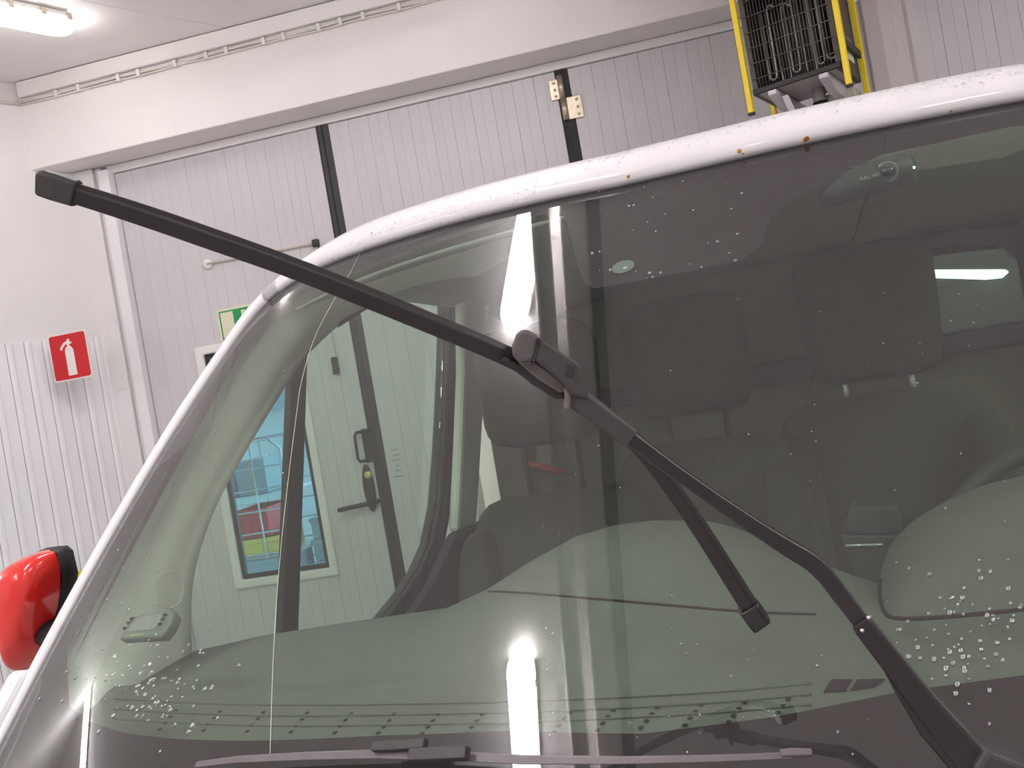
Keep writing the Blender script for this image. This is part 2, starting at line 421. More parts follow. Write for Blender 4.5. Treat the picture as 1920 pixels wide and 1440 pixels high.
# trunking and cables where the header meets the ceiling
trk = struct(empty('trim_3', (-3.1, YH, ZC)))
box('trunking', (.02, -.03, -.085), (9.5, 0, -.004), M_header, trk, bevel=.005)
M_gap = mat('shadow_joint', srgb(150, 140, 138), .7)
M_cab = mat('cable_white', srgb(228, 222, 214), .45)
x = .02; seg = []
tube('cable', [(.0 + i * .19, -.012 - .004 * math.sin(i * 2.1), -.105 - .004 * math.sin(i * 1.7)) for i in range(50)], .006, M_cab, trk, n=6)
tube('cable', [(.0 + i * .19, -.008, -.118 + .003 * math.sin(i * 2.6 + 1)) for i in range(50)], .005, M_cab, trk, n=6)
xs = .06
for i in range(24):
    xs += random.uniform(.1, .3)
    box('cable_clip', (xs, -.026, -.126), (xs + .018, 0, -.09), M_white, trk, bevel=.002)
wq = [(-TW * s) for s in (0, .3, .7, 1.1)]
tube('cable', [Vector((q.x + .0, q.y + .0, -.11)) + NW * .012 for q in wq], .007, M_cab, trk, n=6)

# ------------------------------------------------------------------ ceiling lamps
def ceiling_lamp(loc, rz, length, width, label, depth=.085, glow=None):
    r = empty('ceiling_lamp', (loc[0], loc[1], ZC - .001), rz)
    tag(r, label, 'lamp', 'ceiling tube lamps')
    h, wd = length / 2, width / 2
    prism('housing', [(-wd * .8, -h + wd * .5, 0), (-wd, -h + wd * .5, -.03), (wd, -h + wd * .5, -.03), (wd * .8, -h + wd * .5, 0)], (0, length - wd, 0), M_white, r, bevel=.006)
    V, Fc = [], []
    prof = [(-wd * .95, -.03), (-wd * .93, -.055), (-wd * .75, -.075), (-wd * .4, -depth), (wd * .4, -depth), (wd * .75, -.075), (wd * .93, -.055), (wd * .95, -.03)]
    rows = []
    for yy, sc in [(-h + wd * (1 - math.cos(a_)), math.sin(a_)) for a_ in (.3, .6, .9, 1.2, 1.57)] + [(0, 1)] + [(h - wd * (1 - math.cos(a_)), math.sin(a_)) for a_ in (1.57, 1.2, .9, .6, .3)]:
        rows.append([Vector((x * (.12 + .88 * sc), yy, -.03 + (z + .03) * (.5 + .5 * sc))) for x, z in prof])
    d = loft('diffuser', rows, glow or M_lamp, r, smooth=True)
    for yy in (-h * .8, -h * .3, h * .3, h * .8):
        for s in (-1, 1): box('clip', (s * wd * 1.0 - .006, yy - .012, -.045), (s * wd * 1.0 + .006, yy + .012, -.012), M_steel, r, bevel=.002)
    return r
TH = math.radians(24)
VR = math.cos(TH) * RT - math.sin(TH) * FW
VB = math.sin(TH) * RT + math.cos(TH) * FW
XC = .33
VORG = CAM - VR * XC; VORG.z = 0
VROT = math.atan2(VR.y, VR.x)
def v2w(x, y, z=0): p = VORG + VR * x + VB * y; return Vector((p.x, p.y, z))
e1 = WZ(143, 72, ZC - .07); e0 = WZ(0, 44, ZC - .07); dr = (e0 - e1); dr.z = 0; dr.normalize()
cc = (e1 + WZ(138, 46, ZC - .05)) / 2 + dr * .24
ceiling_lamp(cc, math.atan2(-dr.x, dr.y), .46, .15, 'lit tube lamp on the ceiling at the top left corner of the photo', glow=M_lamp_dim)
def vlamp(x, y, slant, ln, label, wd=.17): p = v2w(x, y); ceiling_lamp(p, VROT + slant, ln, wd, label)
vlamp(-.853, 1.93, -.32, 1.32, 'ceiling tube lamp reflected in the upper windscreen beside the blade connector')
vlamp(-1.19, -.70, -.04, 1.32, 'ceiling tube lamp reflected low in the middle of the windscreen')
vlamp(-7.9, .75, 0, 1.4, 'ceiling tube lamp reflected as a sliver at the lower left windscreen edge')
for x, y, lb in ((-4.6, -2.2, 'far back to the left of the camera'), (2.3, -2.2, 'behind the camera over the driver side'), (2.6, 1.4, 'over the driver side of the van'), (-4.4, -4.6, 'in the far corner behind the camera'), (5.0, .5, 'near the right hand wall'), (.6, -4.3, 'near the wall behind the camera')):
    vlamp(x, y, 0, 1.4, 'added unseen tube lamp ' + lb)  # unseen lamps added to brighten the room
# boxed duct and cable rail on the ceiling beside the lamps (mirrored in the windscreen)
duct = empty('ceiling_duct', v2w(-.72, 1.0, ZC - .002), VROT)
tag(duct, 'pale ceiling duct mirrored as upright stripes in the windscreen', 'duct')
M_duct = mat('duct_paint', srgb(246, 240, 238), .35)
tube('duct_pipe', [(-.10, -4.5, -.15), (-.10, 2.6, -.15)], .045, M_duct, duct, n=20)
for yy in (-4.2, -3, -1.8, -.6, .6, 1.8): box('pipe_hanger', (-.105, yy, -.12), (-.095, yy + .02, 0), M_grey, duct)
box('duct_box', (-.035, -4.5, -.10), (.10, 2.6, 0), M_duct, duct, bevel=.02, seg=4)
box('cable_rail', (.112, -4.5, -.10), (.135, 2.6, 0), mat('rail_dark', srgb(40, 38, 38), .5), duct)

# ------------------------------------------------------------------ signs
# fire extinguisher sign on a stand-off
c = [WY(88, 629, 4.12), WY(160, 619, 4.12), WY(174, 706, 4.12), WY(103, 718, 4.12)]
ctr = (c[0] + c[1] + c[2] + c[3]) / 4; SW = ((c[1] - c[0]).length + (c[2] - c[3]).length) / 2; SH = ((c[0] - c[3]).length + (c[1] - c[2]).length) / 2
fs = empty('fire_sign', (ctr.x, 4.12, ctr.z)); tag(fs, 'red square fire extinguisher sign on the left wall cladding', 'sign')
def rrect(w_, h_, r, n=5, y=0):
    P = []
    for cx, cz, a0 in ((w_ / 2 - r, h_ / 2 - r, 0), (-w_ / 2 + r, h_ / 2 - r, 90), (-w_ / 2 + r, -h_ / 2 + r, 180), (w_ / 2 - r, -h_ / 2 + r, 270)):
        for i in range(n + 1):
            t = math.radians(a0 + 90 * i / n); P.append((cx + r * math.cos(t), y, cz + r * math.sin(t)))
    return P
prism('sign_plate', rrect(SW, SH, .012), (0, .012, 0), M_white, fs)
prism('red_field', rrect(SW - .014, SH - .014, .012, y=-.0012), (0, .001, 0), M_red, fs)
u = SH
body = [(-.09, -.40), (.11, -.40), (.11, .10), (.10, .16), (.06, .21), (.035, .22), (.035, .25), (-.015, .25), (-.015, .22), (-.05, .2), (-.08, .16), (-.09, .10)]
prism('extinguisher_body', [(x * u, -.0022, z * u) for x, z in body], (0, .001, 0), M_white, fs)
hdl = [(-.02, .25), (.04, .25), (.10, .27), (.10, .30), (.05, .30), (.06, .36), (.0, .37), (-.01, .33), (-.10, .30), (-.17, .22), (-.20, .18), (-.16, .14), (-.12, .2), (-.06, .26)]
prism('extinguisher_handle', [(x * u, -.0022, z * u) for x, z in hdl], (0, .001, 0), M_white, fs)
box('stand_off', (-.09, .012, -.05), (-.05, .12, .05), M_white, fs)
# escape route sign
p0, p1 = WY(405, 583, YG - .025), WY(415, 642, YG - .025)
ES_H = .176; ES_W = .345
es = empty('exit_sign', (p0.x + ES_W / 2, YG - .02, (p0.z + p1.z) / 2)); tag(es, 'green and cream emergency exit sign above the door window', 'sign')
box('sign_plate', (-ES_W / 2, -.004, -ES_H / 2), (ES_W / 2, .003, ES_H / 2), M_cream, es)
box('green_field', (-ES_W / 2 + .012, -.0052, -ES_H / 2 + .012), (ES_W / 2 - .012, -.004, ES_H / 2 - .012), M_green, es)
box('door_symbol', (-ES_W / 2 + .02, -.0064, -ES_H / 2 + .02), (-ES_W / 2 + .092, -.0052, ES_H / 2 - .02), M_cream, es)
ax = -ES_W / 2 + .152
prism('arrow', [(ax + x, -.0064, z) for x, z in ((-.012, .065), (.012, .065), (.012, -.03), (.03, -.012), (.03, -.04), (0, -.072), (-.03, -.04), (-.03, -.012), (-.012, -.03))], (0, .0012, 0), M_cream, es)
lathe('runner_head', [(.014, 0), (.014, .0012)], (.062, -.0052, .05), (0, -1, 0), M_cream, es, n=16)
prism('runner_body', [(.05 + x, -.0064, z) for x, z in ((-.01, .03), (.03, .03), (.055, .0), (.07, .005), (.072, -.006), (.05, -.016), (.034, .004), (.026, -.022), (.05, -.04), (.046, -.07), (.032, -.07), (.034, -.046), (.0, -.03), (-.012, -.05), (-.045, -.055), (-.045, -.042), (-.02, -.036), (-.006, .0), (-.02, .01), (-.036, -.006), (-.046, .002), (-.026, .026))], (0, .0012, 0), M_cream, es)

# ------------------------------------------------------------------ fan heater
Y0 = 3.78
hb = WY(1414, 180, Y0)
he = empty('fan_heater', (hb.x, hb.y, hb.z), math.radians(-24)); tag(he, 'yellow framed fan heater with a dark wire grille above the van roof', 'heater')
W_, D_, H_ = .345, .32, .44
M_hd = mat('heater_shell', srgb(74, 68, 64), .5, .2)
M_hin = mat('heater_inside', srgb(52, 48, 46), .55, .2)
M_gw = mat('grille_steel', srgb(104, 98, 95), .45, .5)
M_el = mat('heating_element', srgb(150, 144, 138), .3, .8)
box('shell_side', (0, .0, 0), (.02, D_, H_ + .35), M_hd, he); box('shell_side', (W_ - .02, 0, 0), (W_, D_, H_ + .35), M_hd, he)
box('shell_floor', (.02, 0, 0), (W_ - .02, D_, .015), mat('heater_base', srgb(170, 164, 160), .5), he); box('shell_back', (.02, D_ - .02, .015), (W_ - .02, D_, H_ + .35), M_hin, he)
box('front_lip', (0, -.012, 0), (W_, 0, .022), M_black, he, bevel=.003)
box('yellow_fascia', (.0, -.012, H_ - .04), (W_ - .02, 0, H_ + .35), M_yellow, he, bevel=.003)
lathe('fascia_screw', [(.007, 0), (.006, .004)], (.03, -.012, H_ - .02), (0, -1, 0), M_steel, he, n=10)
for i in range(1, 24): tube('grille_wire', [(.02 + i * (W_ - .04) / 24, -.006, .02), (.02 + i * (W_ - .04) / 24, -.006, H_ - .035)], .0018, M_gw, he, n=5)
for i in range(6): tube('grille_wire', [(.01, -.009, .06 + i * .062), (W_ - .01, -.009, .06 + i * .062)], .0022, M_gw, he, n=5)
for i, (xx, z0, z1) in enumerate([(.075, .05, .36), (.125, .03, .34), (.17, .05, .37), (.225, .025, .375), (.265, .05, .36), (.305, .06, .37)]):
    r = .014 + .004 * (i % 2); pts = [(xx - r, .05, z1 - .03)] + [(xx + r * math.cos(t), .05 + .01 * (i % 2), z0 + r - r * math.sin(t)) for t in [math.pi * (1 - q / 8) for q in range(9)]] + [(xx + r, .06, z1 - .04)]
    pts += [(xx + r * 2 + r * math.cos(math.pi - math.pi * q / 8), .06, z1 - .03 + r * math.sin(math.pi * q / 8)) for q in range(1, 9)]
    tube('heating_element', pts, .0055, M_el, he, n=8)
tube('motor_shaft', [(.225, .16, .04), (.225, .16, .34)], .03, mat('motor_metal', srgb(150, 146, 142), .25, .8), he, n=14)
t_ = .022
for xx, yy, zl in ((-.03, -.02, -.065), (W_ + .006, -.02, -.075), (-.03, D_ - .02, -.10), (W_ + .006, D_ - .02, -.10)):
    box('frame_post', (xx, yy, zl), (xx + t_, yy + t_, H_ + .4), M_yellow, he, bevel=.003)
    box('post_foot', (xx - .001, yy - .001, zl - .008), (xx + t_ + .001, yy + t_ + .001, zl), M_black, he)
for zz in (.09,):
    box('side_rail', (W_ + .006, -.0, zz), (W_ + .02, D_, zz + .03), M_black, he)
box('rating_plate', (W_, D_ * .45, .06), (W_ + .002, D_ * .75, .15), M_cream, he)
for xx in (.06, .26):
    prism('bracket_arm', [(xx, -.02, -.004), (xx, -.02, -.022), (xx, .1, -.06), (xx, D_ + .12, -.06), (xx, D_ + .12, -.004)], (.035, 0, 0), M_grey, he, bevel=.003)
prism('bracket_strut', [(.10, .02, -.03), (.125, .02, -.03), (.165, .1, -.24), (.14, .1, -.24)], (0, .012, 0), M_grey, he, bevel=.002)
tube('bracket_pole', [(.20, .2, .0), (.20, .2, -.32)], .026, M_grey, he, n=14)
tube('pole_collar', [(.20, .2, -.055), (.20, .2, -.075)], .029, M_black, he, n=14)
box('terminal_box', (.205, .22, -.3), (.335, .34, -.03), mat('terminal_grey', srgb(188, 182, 172), .5), he, bevel=.006)
box('wall_arm', (.16, D_ + .1, -.3), (.3, D_ + .42, -.02), M_grey, he)
tube('power_cable', [(.19, .17, -.07), (.165, .16, -.085), (.135, .15, -.11), (.125, .14, -.14), (.14, .14, -.16), (.2, .14, -.17), (.3, .16, -.16), (.42, .2, -.13)], .009, M_rubber, he, n=8)

# ------------------------------------------------------------------ yard outside the door window
struct(box('ground', (-14, 4.75, -.15), (10, 24, -.02), mat('asphalt', srgb(205, 208, 210), .8, var=.1)))
M_yw = mat('yard_wall_paint', srgb(205, 212, 215), .7, var=.05, scale=2)
yw = struct(box('wall_yard', (-9, 8.6, -.02), (-1.3, 8.8, 1.75), M_yw))
struct(box('wall_yard_upper', (-9, 8.55, 1.75), (-1.3, 8.8, 1.95), mat('yard_band', srgb(150, 168, 180), .6)))
M_wire = mat('cage_wire', srgb(205, 214, 220), .35, .4)
def roll_cage(x, y, wd, dp, ht, label, nb=9, rz=0):
    r = empty('roll_cage', (x, y, 0), rz); tag(r, label, 'roll cage', 'wire roll cages in the yard')
    box('base', (-wd / 2, -dp / 2, .12), (wd / 2, dp / 2, .16), M_wire, r)
    for sx in (-1, 1):
        for sy in (-1, 1):
            lathe('castor', [(.055, 0), (.06, .01), (.06, .03), (.055, .04)], (sx * (wd / 2 - .05) - .02, sy * (dp / 2 - .05), .041), (1, 0, 0), M_rubber, r, n=14)
    for sy in (-1, 1):
        pts = [(-wd / 2, sy * dp / 2, .16), (-wd / 2, sy * dp / 2, ht - .08), (-wd / 2 + .08, sy * dp / 2, ht), (wd / 2 - .08, sy * dp / 2, ht), (wd / 2, sy * dp / 2, ht - .08), (wd / 2, sy * dp / 2, .16)]
        tube('cage_frame', pts, .014, M_wire, r, n=6)
        for i in range(1, nb): tube('cage_bar', [(-wd / 2, sy * dp / 2, .16 + (ht - .2) * i / nb), (wd / 2, sy * dp / 2, .16 + (ht - .2) * i / nb)], .007, M_wire, r, n=5)
        for i in (1, 2, 3): tube('cage_upright', [(-wd / 2 + wd * i / 4, sy * dp / 2, .16), (-wd / 2 + wd * i / 4, sy * dp / 2, ht)], .006, M_wire, r, n=5)
    return r
def crate(name, c, s, m, label, rib=True):
    r = empty(name, c); tag(r, label, 'crate' if 'crate' in name else 'box', 'goods in the yard cages')
    x, y, z = s[0] / 2, s[1] / 2, s[2]; t = .012
    box('crate_floor', (-x, -y, 0), (x, y, t), m, r)
    for a, b in (((-x, -y, t), (x, -y + t, z)), ((-x, y - t, t), (x, y, z)), ((-x, -y + t, t), (-x + t, y - t, z)), ((x - t, -y + t, t), (x, y - t, z))): box('crate_side', a, b, m, r)
    box('crate_rim', (-x - .01, -y - .01, z - .03), (x + .01, -y, z), m, r, bevel=.003)
    for q in (-.6, 0, .6): box('crate_rib', (q * x - .01, -y - .008, t), (q * x + .01, -y, z - .03), m, r)
    return r
pc = WY(500, 960, 5.9)
roll_cage(pc.x - .19, 6.05, .86, .6, 1.52, 'white wire roll cage with red crates seen through the door window')
M_cr = mat('crate_red', srgb(222, 60, 66), .45); M_cyl = mat('crate_yellow', srgb(244, 206, 96), .45); M_cw = mat('carton_white', srgb(225, 232, 236), .6)
M_cg = mat('crate_grey', srgb(150, 172, 182), .5); M_cb = mat('carton_brown', srgb(186, 170, 160), .6)
def at(px, py, y): return WY(px, py, y)
def place(px, py, y): p = at(px, py, y); return (p.x, y, p.z)
p = place(490, 1000, 5.95); zf = p[2]
crate('red_crate', (p[0] + .02, 5.98, zf), (.26, .4, .19), M_cr, 'red crate on the right of the wire roll cage')
crate('red_crate', (p[0] - .27, 6.0, zf + .0), (.24, .4, .16), M_cr, 'red crate on the left of the wire roll cage')
crate('yellow_crate', (p[0] - .12, 5.97, zf - .13), (.66, .42, .12), M_cyl, 'shallow yellow crate under the red crates')
crate('grey_crate', (p[0] - .12, 5.97, .165), (.74, .44, max(.2, zf - .32)), M_cg, 'tall blue grey crate at the bottom of the roll cage')
box('cage_shelf', (pc.x - .60, 5.78, zf - .155), (pc.x + .22, 6.3, zf - .135), M_wire).__setitem__('label', 'wire shelf under the yellow crate in the roll cage'); bpy.data.objects['cage_shelf']['category'] = 'shelf'
box('cage_shelf', (pc.x - .60, 5.78, zf + .27), (pc.x + .22, 6.3, zf + .285), M_wire).__setitem__('label', 'upper wire shelf carrying white cartons in the roll cage'); bpy.data.objects['cage_shelf.001']['category'] = 'shelf'
def carton(c, s, m, label):
    r = empty('carton', c); tag(r, label, 'carton', 'goods in the yard cages')
    box('carton_body', (-s[0] / 2, -s[1] / 2, 0), (s[0] / 2, s[1] / 2, s[2]), m, r, bevel=.004)
    box('tape', (-.025, -s[1] / 2 - .001, 0), (.025, s[1] / 2, s[2] + .001), M_cb, r)
carton((p[0] - .18, 6.0, zf + .287), (.2, .36, .2), M_cw, 'white carton standing high in the roll cage')
carton((p[0] + .06, 6.0, zf + .287), (.22, .36, .24), M_cg, 'blue grey carton high on the right of the roll cage')
carton((p[0] - .38, 6.02, zf + .287), (.17, .3, .28), M_cb, 'brown carton high on the left of the roll cage')
q = place(612, 1085, 6.2)
for i in range(6):
    crate('grey_crate', (q[0] + .22 + .01 * (i % 2), 6.25, .0 + i * .155 - .02), (.42, .4, .15), M_cg, 'pale blue grey crate in the tall stack, %s from the ground' % ['lowest', 'second', 'third', 'fourth', 'fifth', 'sixth'][i])
cn = empty('canopy', (-2.2, 5.6, 0)); tag(cn, 'dark canopy over the yard outside the door', 'canopy')
box('canopy_roof', (-2.5, -.75, 2.52), (2.5, .7, 2.62), M_black, cn)
for sx in (-2.4, 2.4): box('canopy_post', (sx - .04, .6, -.02), (sx + .04, .68, 2.52), M_black, cn)
# ================================================================== the van
van = empty('van', (VORG.x, VORG.y, 0), VROT)
tag(van, 'white van with a red wing mirror and a raised wiper before its windscreen', 'van')
OV = Vector((XC, 0, 1.6))
def dv(px, py): d = ray(px, py); return Vector((d.dot(VR), d.dot(VB), d.z))
def VY(px, py, y): d = dv(px, py); return OV + d * (y / d.y)
def VX(px, py, x): d = dv(px, py); return OV + d * ((x - XC) / d.x)
def VD(px, py, depth): return OV + dv(px, py) * depth
def VS(px, py, off=0):            # side plane of the passenger door, leaning in with height
    d = dv(px, py); xs = lambda z: -.845 + .17 * (z - 1.2) + off
    t = (xs(1.6) - OV.x) / (d.x - .17 * d.z); return OV + d * t
FDIR = Vector((FW.dot(VR), FW.dot(VB), 0))
BOW = .12
def yg(x, z): t = z - 1.25; return .595 + 1.025 * t + .28 * x * x - BOW * t * (.6 - t)
def gn(x, z):                      # outward unit normal of the screen
    e = 1e-4; n = Vector(((yg(x + e, z) - yg(x - e, z)) / 2 / e, -1, (yg(x, z + e) - yg(x, z - e)) / 2 / e)); return n.normalized()
def G(px, py, off=0):
    d = dv(px, py); lo = None; t = .2
    f = lambda t: (OV + d * t).y - yg((OV + d * t).x, (OV + d * t).z)
    while t < 4:
        if f(t) < 0 <= f(t + .02): lo = t; break
        t += .02
    if lo is None: return None
    a, b = lo, lo + .02
    for _ in range(30):
        c = (a + b) / 2
        if f(c) < 0: a = c
        else: b = c
    p = OV + d * a
    return p + gn(p.x, p.z) * off
def gp(x, z, off=0): p = Vector((x, yg(x, z), z)); return p + gn(x, z) * off

M_paint = mat('van_paint', srgb(231, 226, 229), .28, coat=.6, var=.015, scale=4)
M_glass = thin_glass('windscreen_glass', (.74, .87, .79, 1), .085, veil=.022)
M_sglass = thin_glass('side_glass', (.86, .93, .88, 1), .05)
M_frit = mat('frit_black', srgb(50, 28, 36), .6, spec=.2)
M_trim = mat('light_trim', srgb(246, 241, 230), .75, var=.03, scale=8, bump=.08, bscale=400)
M_liner = mat('headliner_cloth', srgb(150, 149, 141), .9, var=.04, scale=10, bump=.1, bscale=500)
M_dash = mat('dash_plastic', srgb(104, 101, 95), .62, var=.06, scale=12, bump=.35, bscale=500)
M_dash2 = mat('dash_plastic_dark', srgb(72, 71, 68), .5, bump=.2, bscale=500)
M_dark = mat('dark_trim', srgb(52, 50, 47), .7, bump=.1, bscale=300)
M_seat = mat('seat_cloth', srgb(70, 65, 54), .9, var=.08, scale=25, bump=.2, bscale=300)
M_seal = mat('window_seal', srgb(44, 41, 40), .5)
M_wip = mat('wiper_black', srgb(40, 33, 35), .42, spec=.4, var=.1, scale=30)
M_wip2 = mat('wiper_plastic', srgb(56, 51, 52), .55, var=.12, scale=30)
M_bulk = mat('bulkhead_panel', srgb(128, 122, 104), .8, var=.04)
M_chrome = mat('bright_steel', srgb(225, 225, 222), .2, .6)

# ---- screen outline: left half from top centre to the lower corner
OL = [(0, 1.842), (-.13, 1.851), (-.30, 1.858), (-.45, 1.859), (-.543, 1.856), (-.61, 1.849), (-.66, 1.836), (-.70, 1.815), (-.735, 1.78), (-.765, 1.71), (-.795, 1.618), (-.815, 1.52), (-.828, 1.42), (-.836, 1.31), (-.84, 1.21)]
OS = catmull(OL, 6)
OR = [(0, 1.842), (.105, 1.839), (.30, 1.837), (.49, 1.832), (.57, 1.826), (.63, 1.816), (.68, 1.80), (.72, 1.772), (.75, 1.73), (.775, 1.67), (.80, 1.58), (.818, 1.49), (.828, 1.42), (.836, 1.31), (.84, 1.21)]
OSR = catmull(OR, 6)
OUT = list(reversed(OSR)) + OS[1:]        # right bottom -> top -> left bottom
ZB = 1.205
NZ = 26
colx = OUT
rows = [[gp(x, ZB + (z - ZB) * max(i / NZ, .0)) for x, z in colx] for i in range(NZ + 1)]
ws = loft('windscreen', rows[::-1], M_glass, van, fix=False)
ws['label'] = 'curved green tinted windscreen with water drops'
# frit: dark printed border just behind the glass
FB = [(100, 1300), (112, 1250), (140, 1180), (228, 1010), (345, 812), (462, 635), (515, 572), (548, 555), (600, 530), (650, 510), (720, 482), (800, 456), (930, 418), (1020, 396), (1052, 392), (1066, 430), (1080, 490), (1094, 527), (1110, 536), (1180, 524), (1300, 502), (1390, 482), (1420, 462), (1435, 432), (1446, 402), (1475, 373), (1540, 347), (1600, 312), (1650, 285), (1750, 264), (1915, 228)]
FT = []
for q in FB:
    p = G(*q); 
    if p: FT.append((p.x, p.z))
FT.sort()
FT2 = []
for x, z in FT:
    if not FT2 or x > FT2[-1][0] + 1e-4: FT2.append((x, z))
FT = [(-.9, 1.2)] + FT2
FL = [(125, 1325), (160, 1350), (230, 1372), (330, 1383), (450, 1386), (700, 1376), (950, 1366), (1200, 1372), (1450, 1340), (1700, 1290), (1915, 1262)]
FLT = sorted((G(*q).x, G(*q).z) for q in FL)
FLT = [(-.9, 1.35), (-.77, 1.345)] + FLT
OTL = sorted(OS)
def ztop(x):
    return interp(OSR, x) if x > 0 else interp(OTL, x)
def zft(x):
    if x > .48: return ztop(x) - (ztop(-x) - interp(FT, -x))
    return interp(FT, x)
def zfl(x): return interp(FLT, -x) if x > .38 else interp(FLT, x)
xsu = sorted(set([-.838 + i * .004 for i in range(420)]))
V, Fc = [], []
def strip(x0, x1, a0, b0, a1, b1, n=6):
    base = len(V)
    for x, a_, b_ in ((x0, a0, b0), (x1, a1, b1)):
        for i in range(n + 1): V.append(gp(x, a_ + (b_ - a_) * i / n, -.004))
    for i in range(n): Fc.append((base + i, base + i + 1, base + n + 2 + i, base + n + 1 + i))
for x0, x1 in zip(xsu, xsu[1:]):
    t0, t1 = ztop(x0), ztop(x1)
    lo0, lo1 = zfl(x0), zfl(x1)
    f0, f1 = min(zft(x0), t0 - .002), min(zft(x1), t1 - .002)
    if f0 <= lo0 or f1 <= lo1: strip(x0, x1, ZB, t0, ZB, t1, 16)
    else:
        strip(x0, x1, f0, t0, f1, t1); strip(x0, x1, ZB, lo0, ZB, lo1, 4)
frit = mesh('frit_band', V, Fc, M_frit, ws, fix=False)
# long crack running down the glass
ck = [(676, 474), (655, 515), (620, 575), (588, 640), (566, 715), (556, 780), (541, 900), (529, 1010), (519, 1130), (512, 1260), (507, 1420)]
cks = [G(*q, .0006) for q in [(a, b) for a, b in catmull(ck, 4)]]
tube('crack', cks, .00042, mat('crack_glint', srgb(205, 205, 190), .3), ws, n=5)
# sensor window in the frit
cs = [G(1167 + 21 * math.cos(t) - 3 * math.sin(t), 497 - 9 * math.cos(t) * .35 + 12 * math.sin(t), -.0034) for t in [2 * math.pi * i / 24 for i in range(24)]]
prism('sensor_window', cs, gn(0, 1.72) * .0008, mat('sensor_grey', srgb(112, 112, 108), .5), ws)
# water drops on glass
M_drop = thin_glass('water', (.62, .64, .64, 1), .30)
def drops(name, spots, parent, m=None):
    V, Fc = [], []
    for p, n, r in spots:
        u = n.cross(Vector((0.3, .2, 1))).normalized(); v = n.cross(u); base = len(V); K = 8
        st = 1 + random.random() * .5
        for h, rr in ((0.0, 1), (.35, .93), (.65, .66), (.8, .3)):
            for k in range(K):
                t = 2 * math.pi * k / K; V.append(p + n * (r * h) + u * (r * rr * math.cos(t)) + v * (r * rr * st * math.sin(t)))
        for i in range(3):
            for k in range(K): Fc.append((base + i * K + k, base + i * K + (k + 1) % K, base + (i + 1) * K + (k + 1) % K, base + (i + 1) * K + k))
        Fc.append(tuple(base + 3 * K + k for k in range(K)))
    return tag(mesh(name, V, Fc, m or M_drop, parent, smooth=True, fix=False), kind='stuff')
spots = []
def spray(n, x0, x1, y0, y1, r0, r1, cx=None, cy=None, sx=0, sy=0):
    for _ in range(n):
        if cx is None: q = (random.uniform(x0, x1), random.uniform(y0, y1))
        else: q = (random.gauss(cx, sx), random.gauss(cy, sy))
        p = G(*q)
        if p and abs(p.x) < .8: spots.append((p, gn(p.x, p.z), random.uniform(r0, r1) ** 1))
spray(110, 0, 0, 0, 0, .0010, .0026, 270, 1300, 65, 45)
spray(45, 150, 420, 1010, 1250, .0008, .0019)
spray(22, 300, 560, 620, 1000, .0008, .0014)
spray(34, 1110, 1400, 340, 520, .0008, .0024)
spray(85, 0, 0, 0, 0, .0009, .0022, 1800, 1180, 75, 70)
spray(60, 900, 1900, 520, 1300, .0007, .0011)
spray(26, 650, 960, 430, 700, .0005, .0011)
spray(30, 1000, 1900, 1150, 1420, .0006, .0014)
drops('water_droplets', spots, ws)

# ---- roof skin and A-pillars around the screen
def onrm(i):
    a = Vector(OUT[max(i - 1, 0)]); b = Vector(OUT[min(i + 1, len(OUT) - 1)]); t = (b - a).normalized(); n = Vector((-t[1], t[0]))
    p = Vector(OUT[i])
    if n.dot(p - Vector((0, 1.5))) < 0: n = -n
    return n
ir = [i for i, (x, z) in enumerate(OUT) if abs(x) < .70]
def skin(i, prof):
    x, z = OUT[i]; n = onrm(i); r = []
    for a, b in prof: 
        xx, zz = x + n[0] * a, z + n[1] * a; r.append(Vector((xx, yg(x, z) + b, zz)))
    return r
pp = [(-.004, -.001), (.003, -.010), (.014, -.006), (.024, .006), (.030, .028), (.031, .06), (.033, .12)]
def lip(x):
    k = min(1, max(0, (abs(x) - .45) / .29)); k = k * k * (3 - 2 * k)
    return [(a0 + (a1 - a0) * k, b0 + (b1 - b0) * k) for (a0, b0), (a1, b1) in zip(rp, pp)]
rp = [(-.004, -.001), (.004, -.012), (.018, -.006), (.036, .008), (.050, .032), (.058, .075), (.064, .14)]
cols_ = []
for i in ir:
    x, z = OUT[i]; c_ = skin(i, lip(x))
    s = x / .70
    for yy, zz, ww in ((1.75, 1.945, .73), (2.3, 1.965, .76), (3.0, 1.965, .76), (3.45, 1.955, .75)):
        drop = .075 * abs(s) ** 3.2
        c_.append(Vector((s * ww, yy, zz - drop)))
    cols_.append(c_)
roof = loft('roof_panel', list(map(list, zip(*cols_))), M_paint, van, solid=.004, soff=-1)
roof['label'] = 'white wet roof edge with rust spots'
for side in (-1, 1):
    idx = [i for i, (x, z) in enumerate(OUT) if x * side > .665]
    cs_ = []
    for i in idx:
        x, z = OUT[i]; cs_.append(skin(i, lip(x)[:6]))
    loft('a_pillar', list(map(list, zip(*cs_))), M_paint, van, solid=.004, soff=-1)
# rust spots on the roof lip
M_rust = mat('rust', srgb(176, 110, 20), .8, var=.4, scale=200)
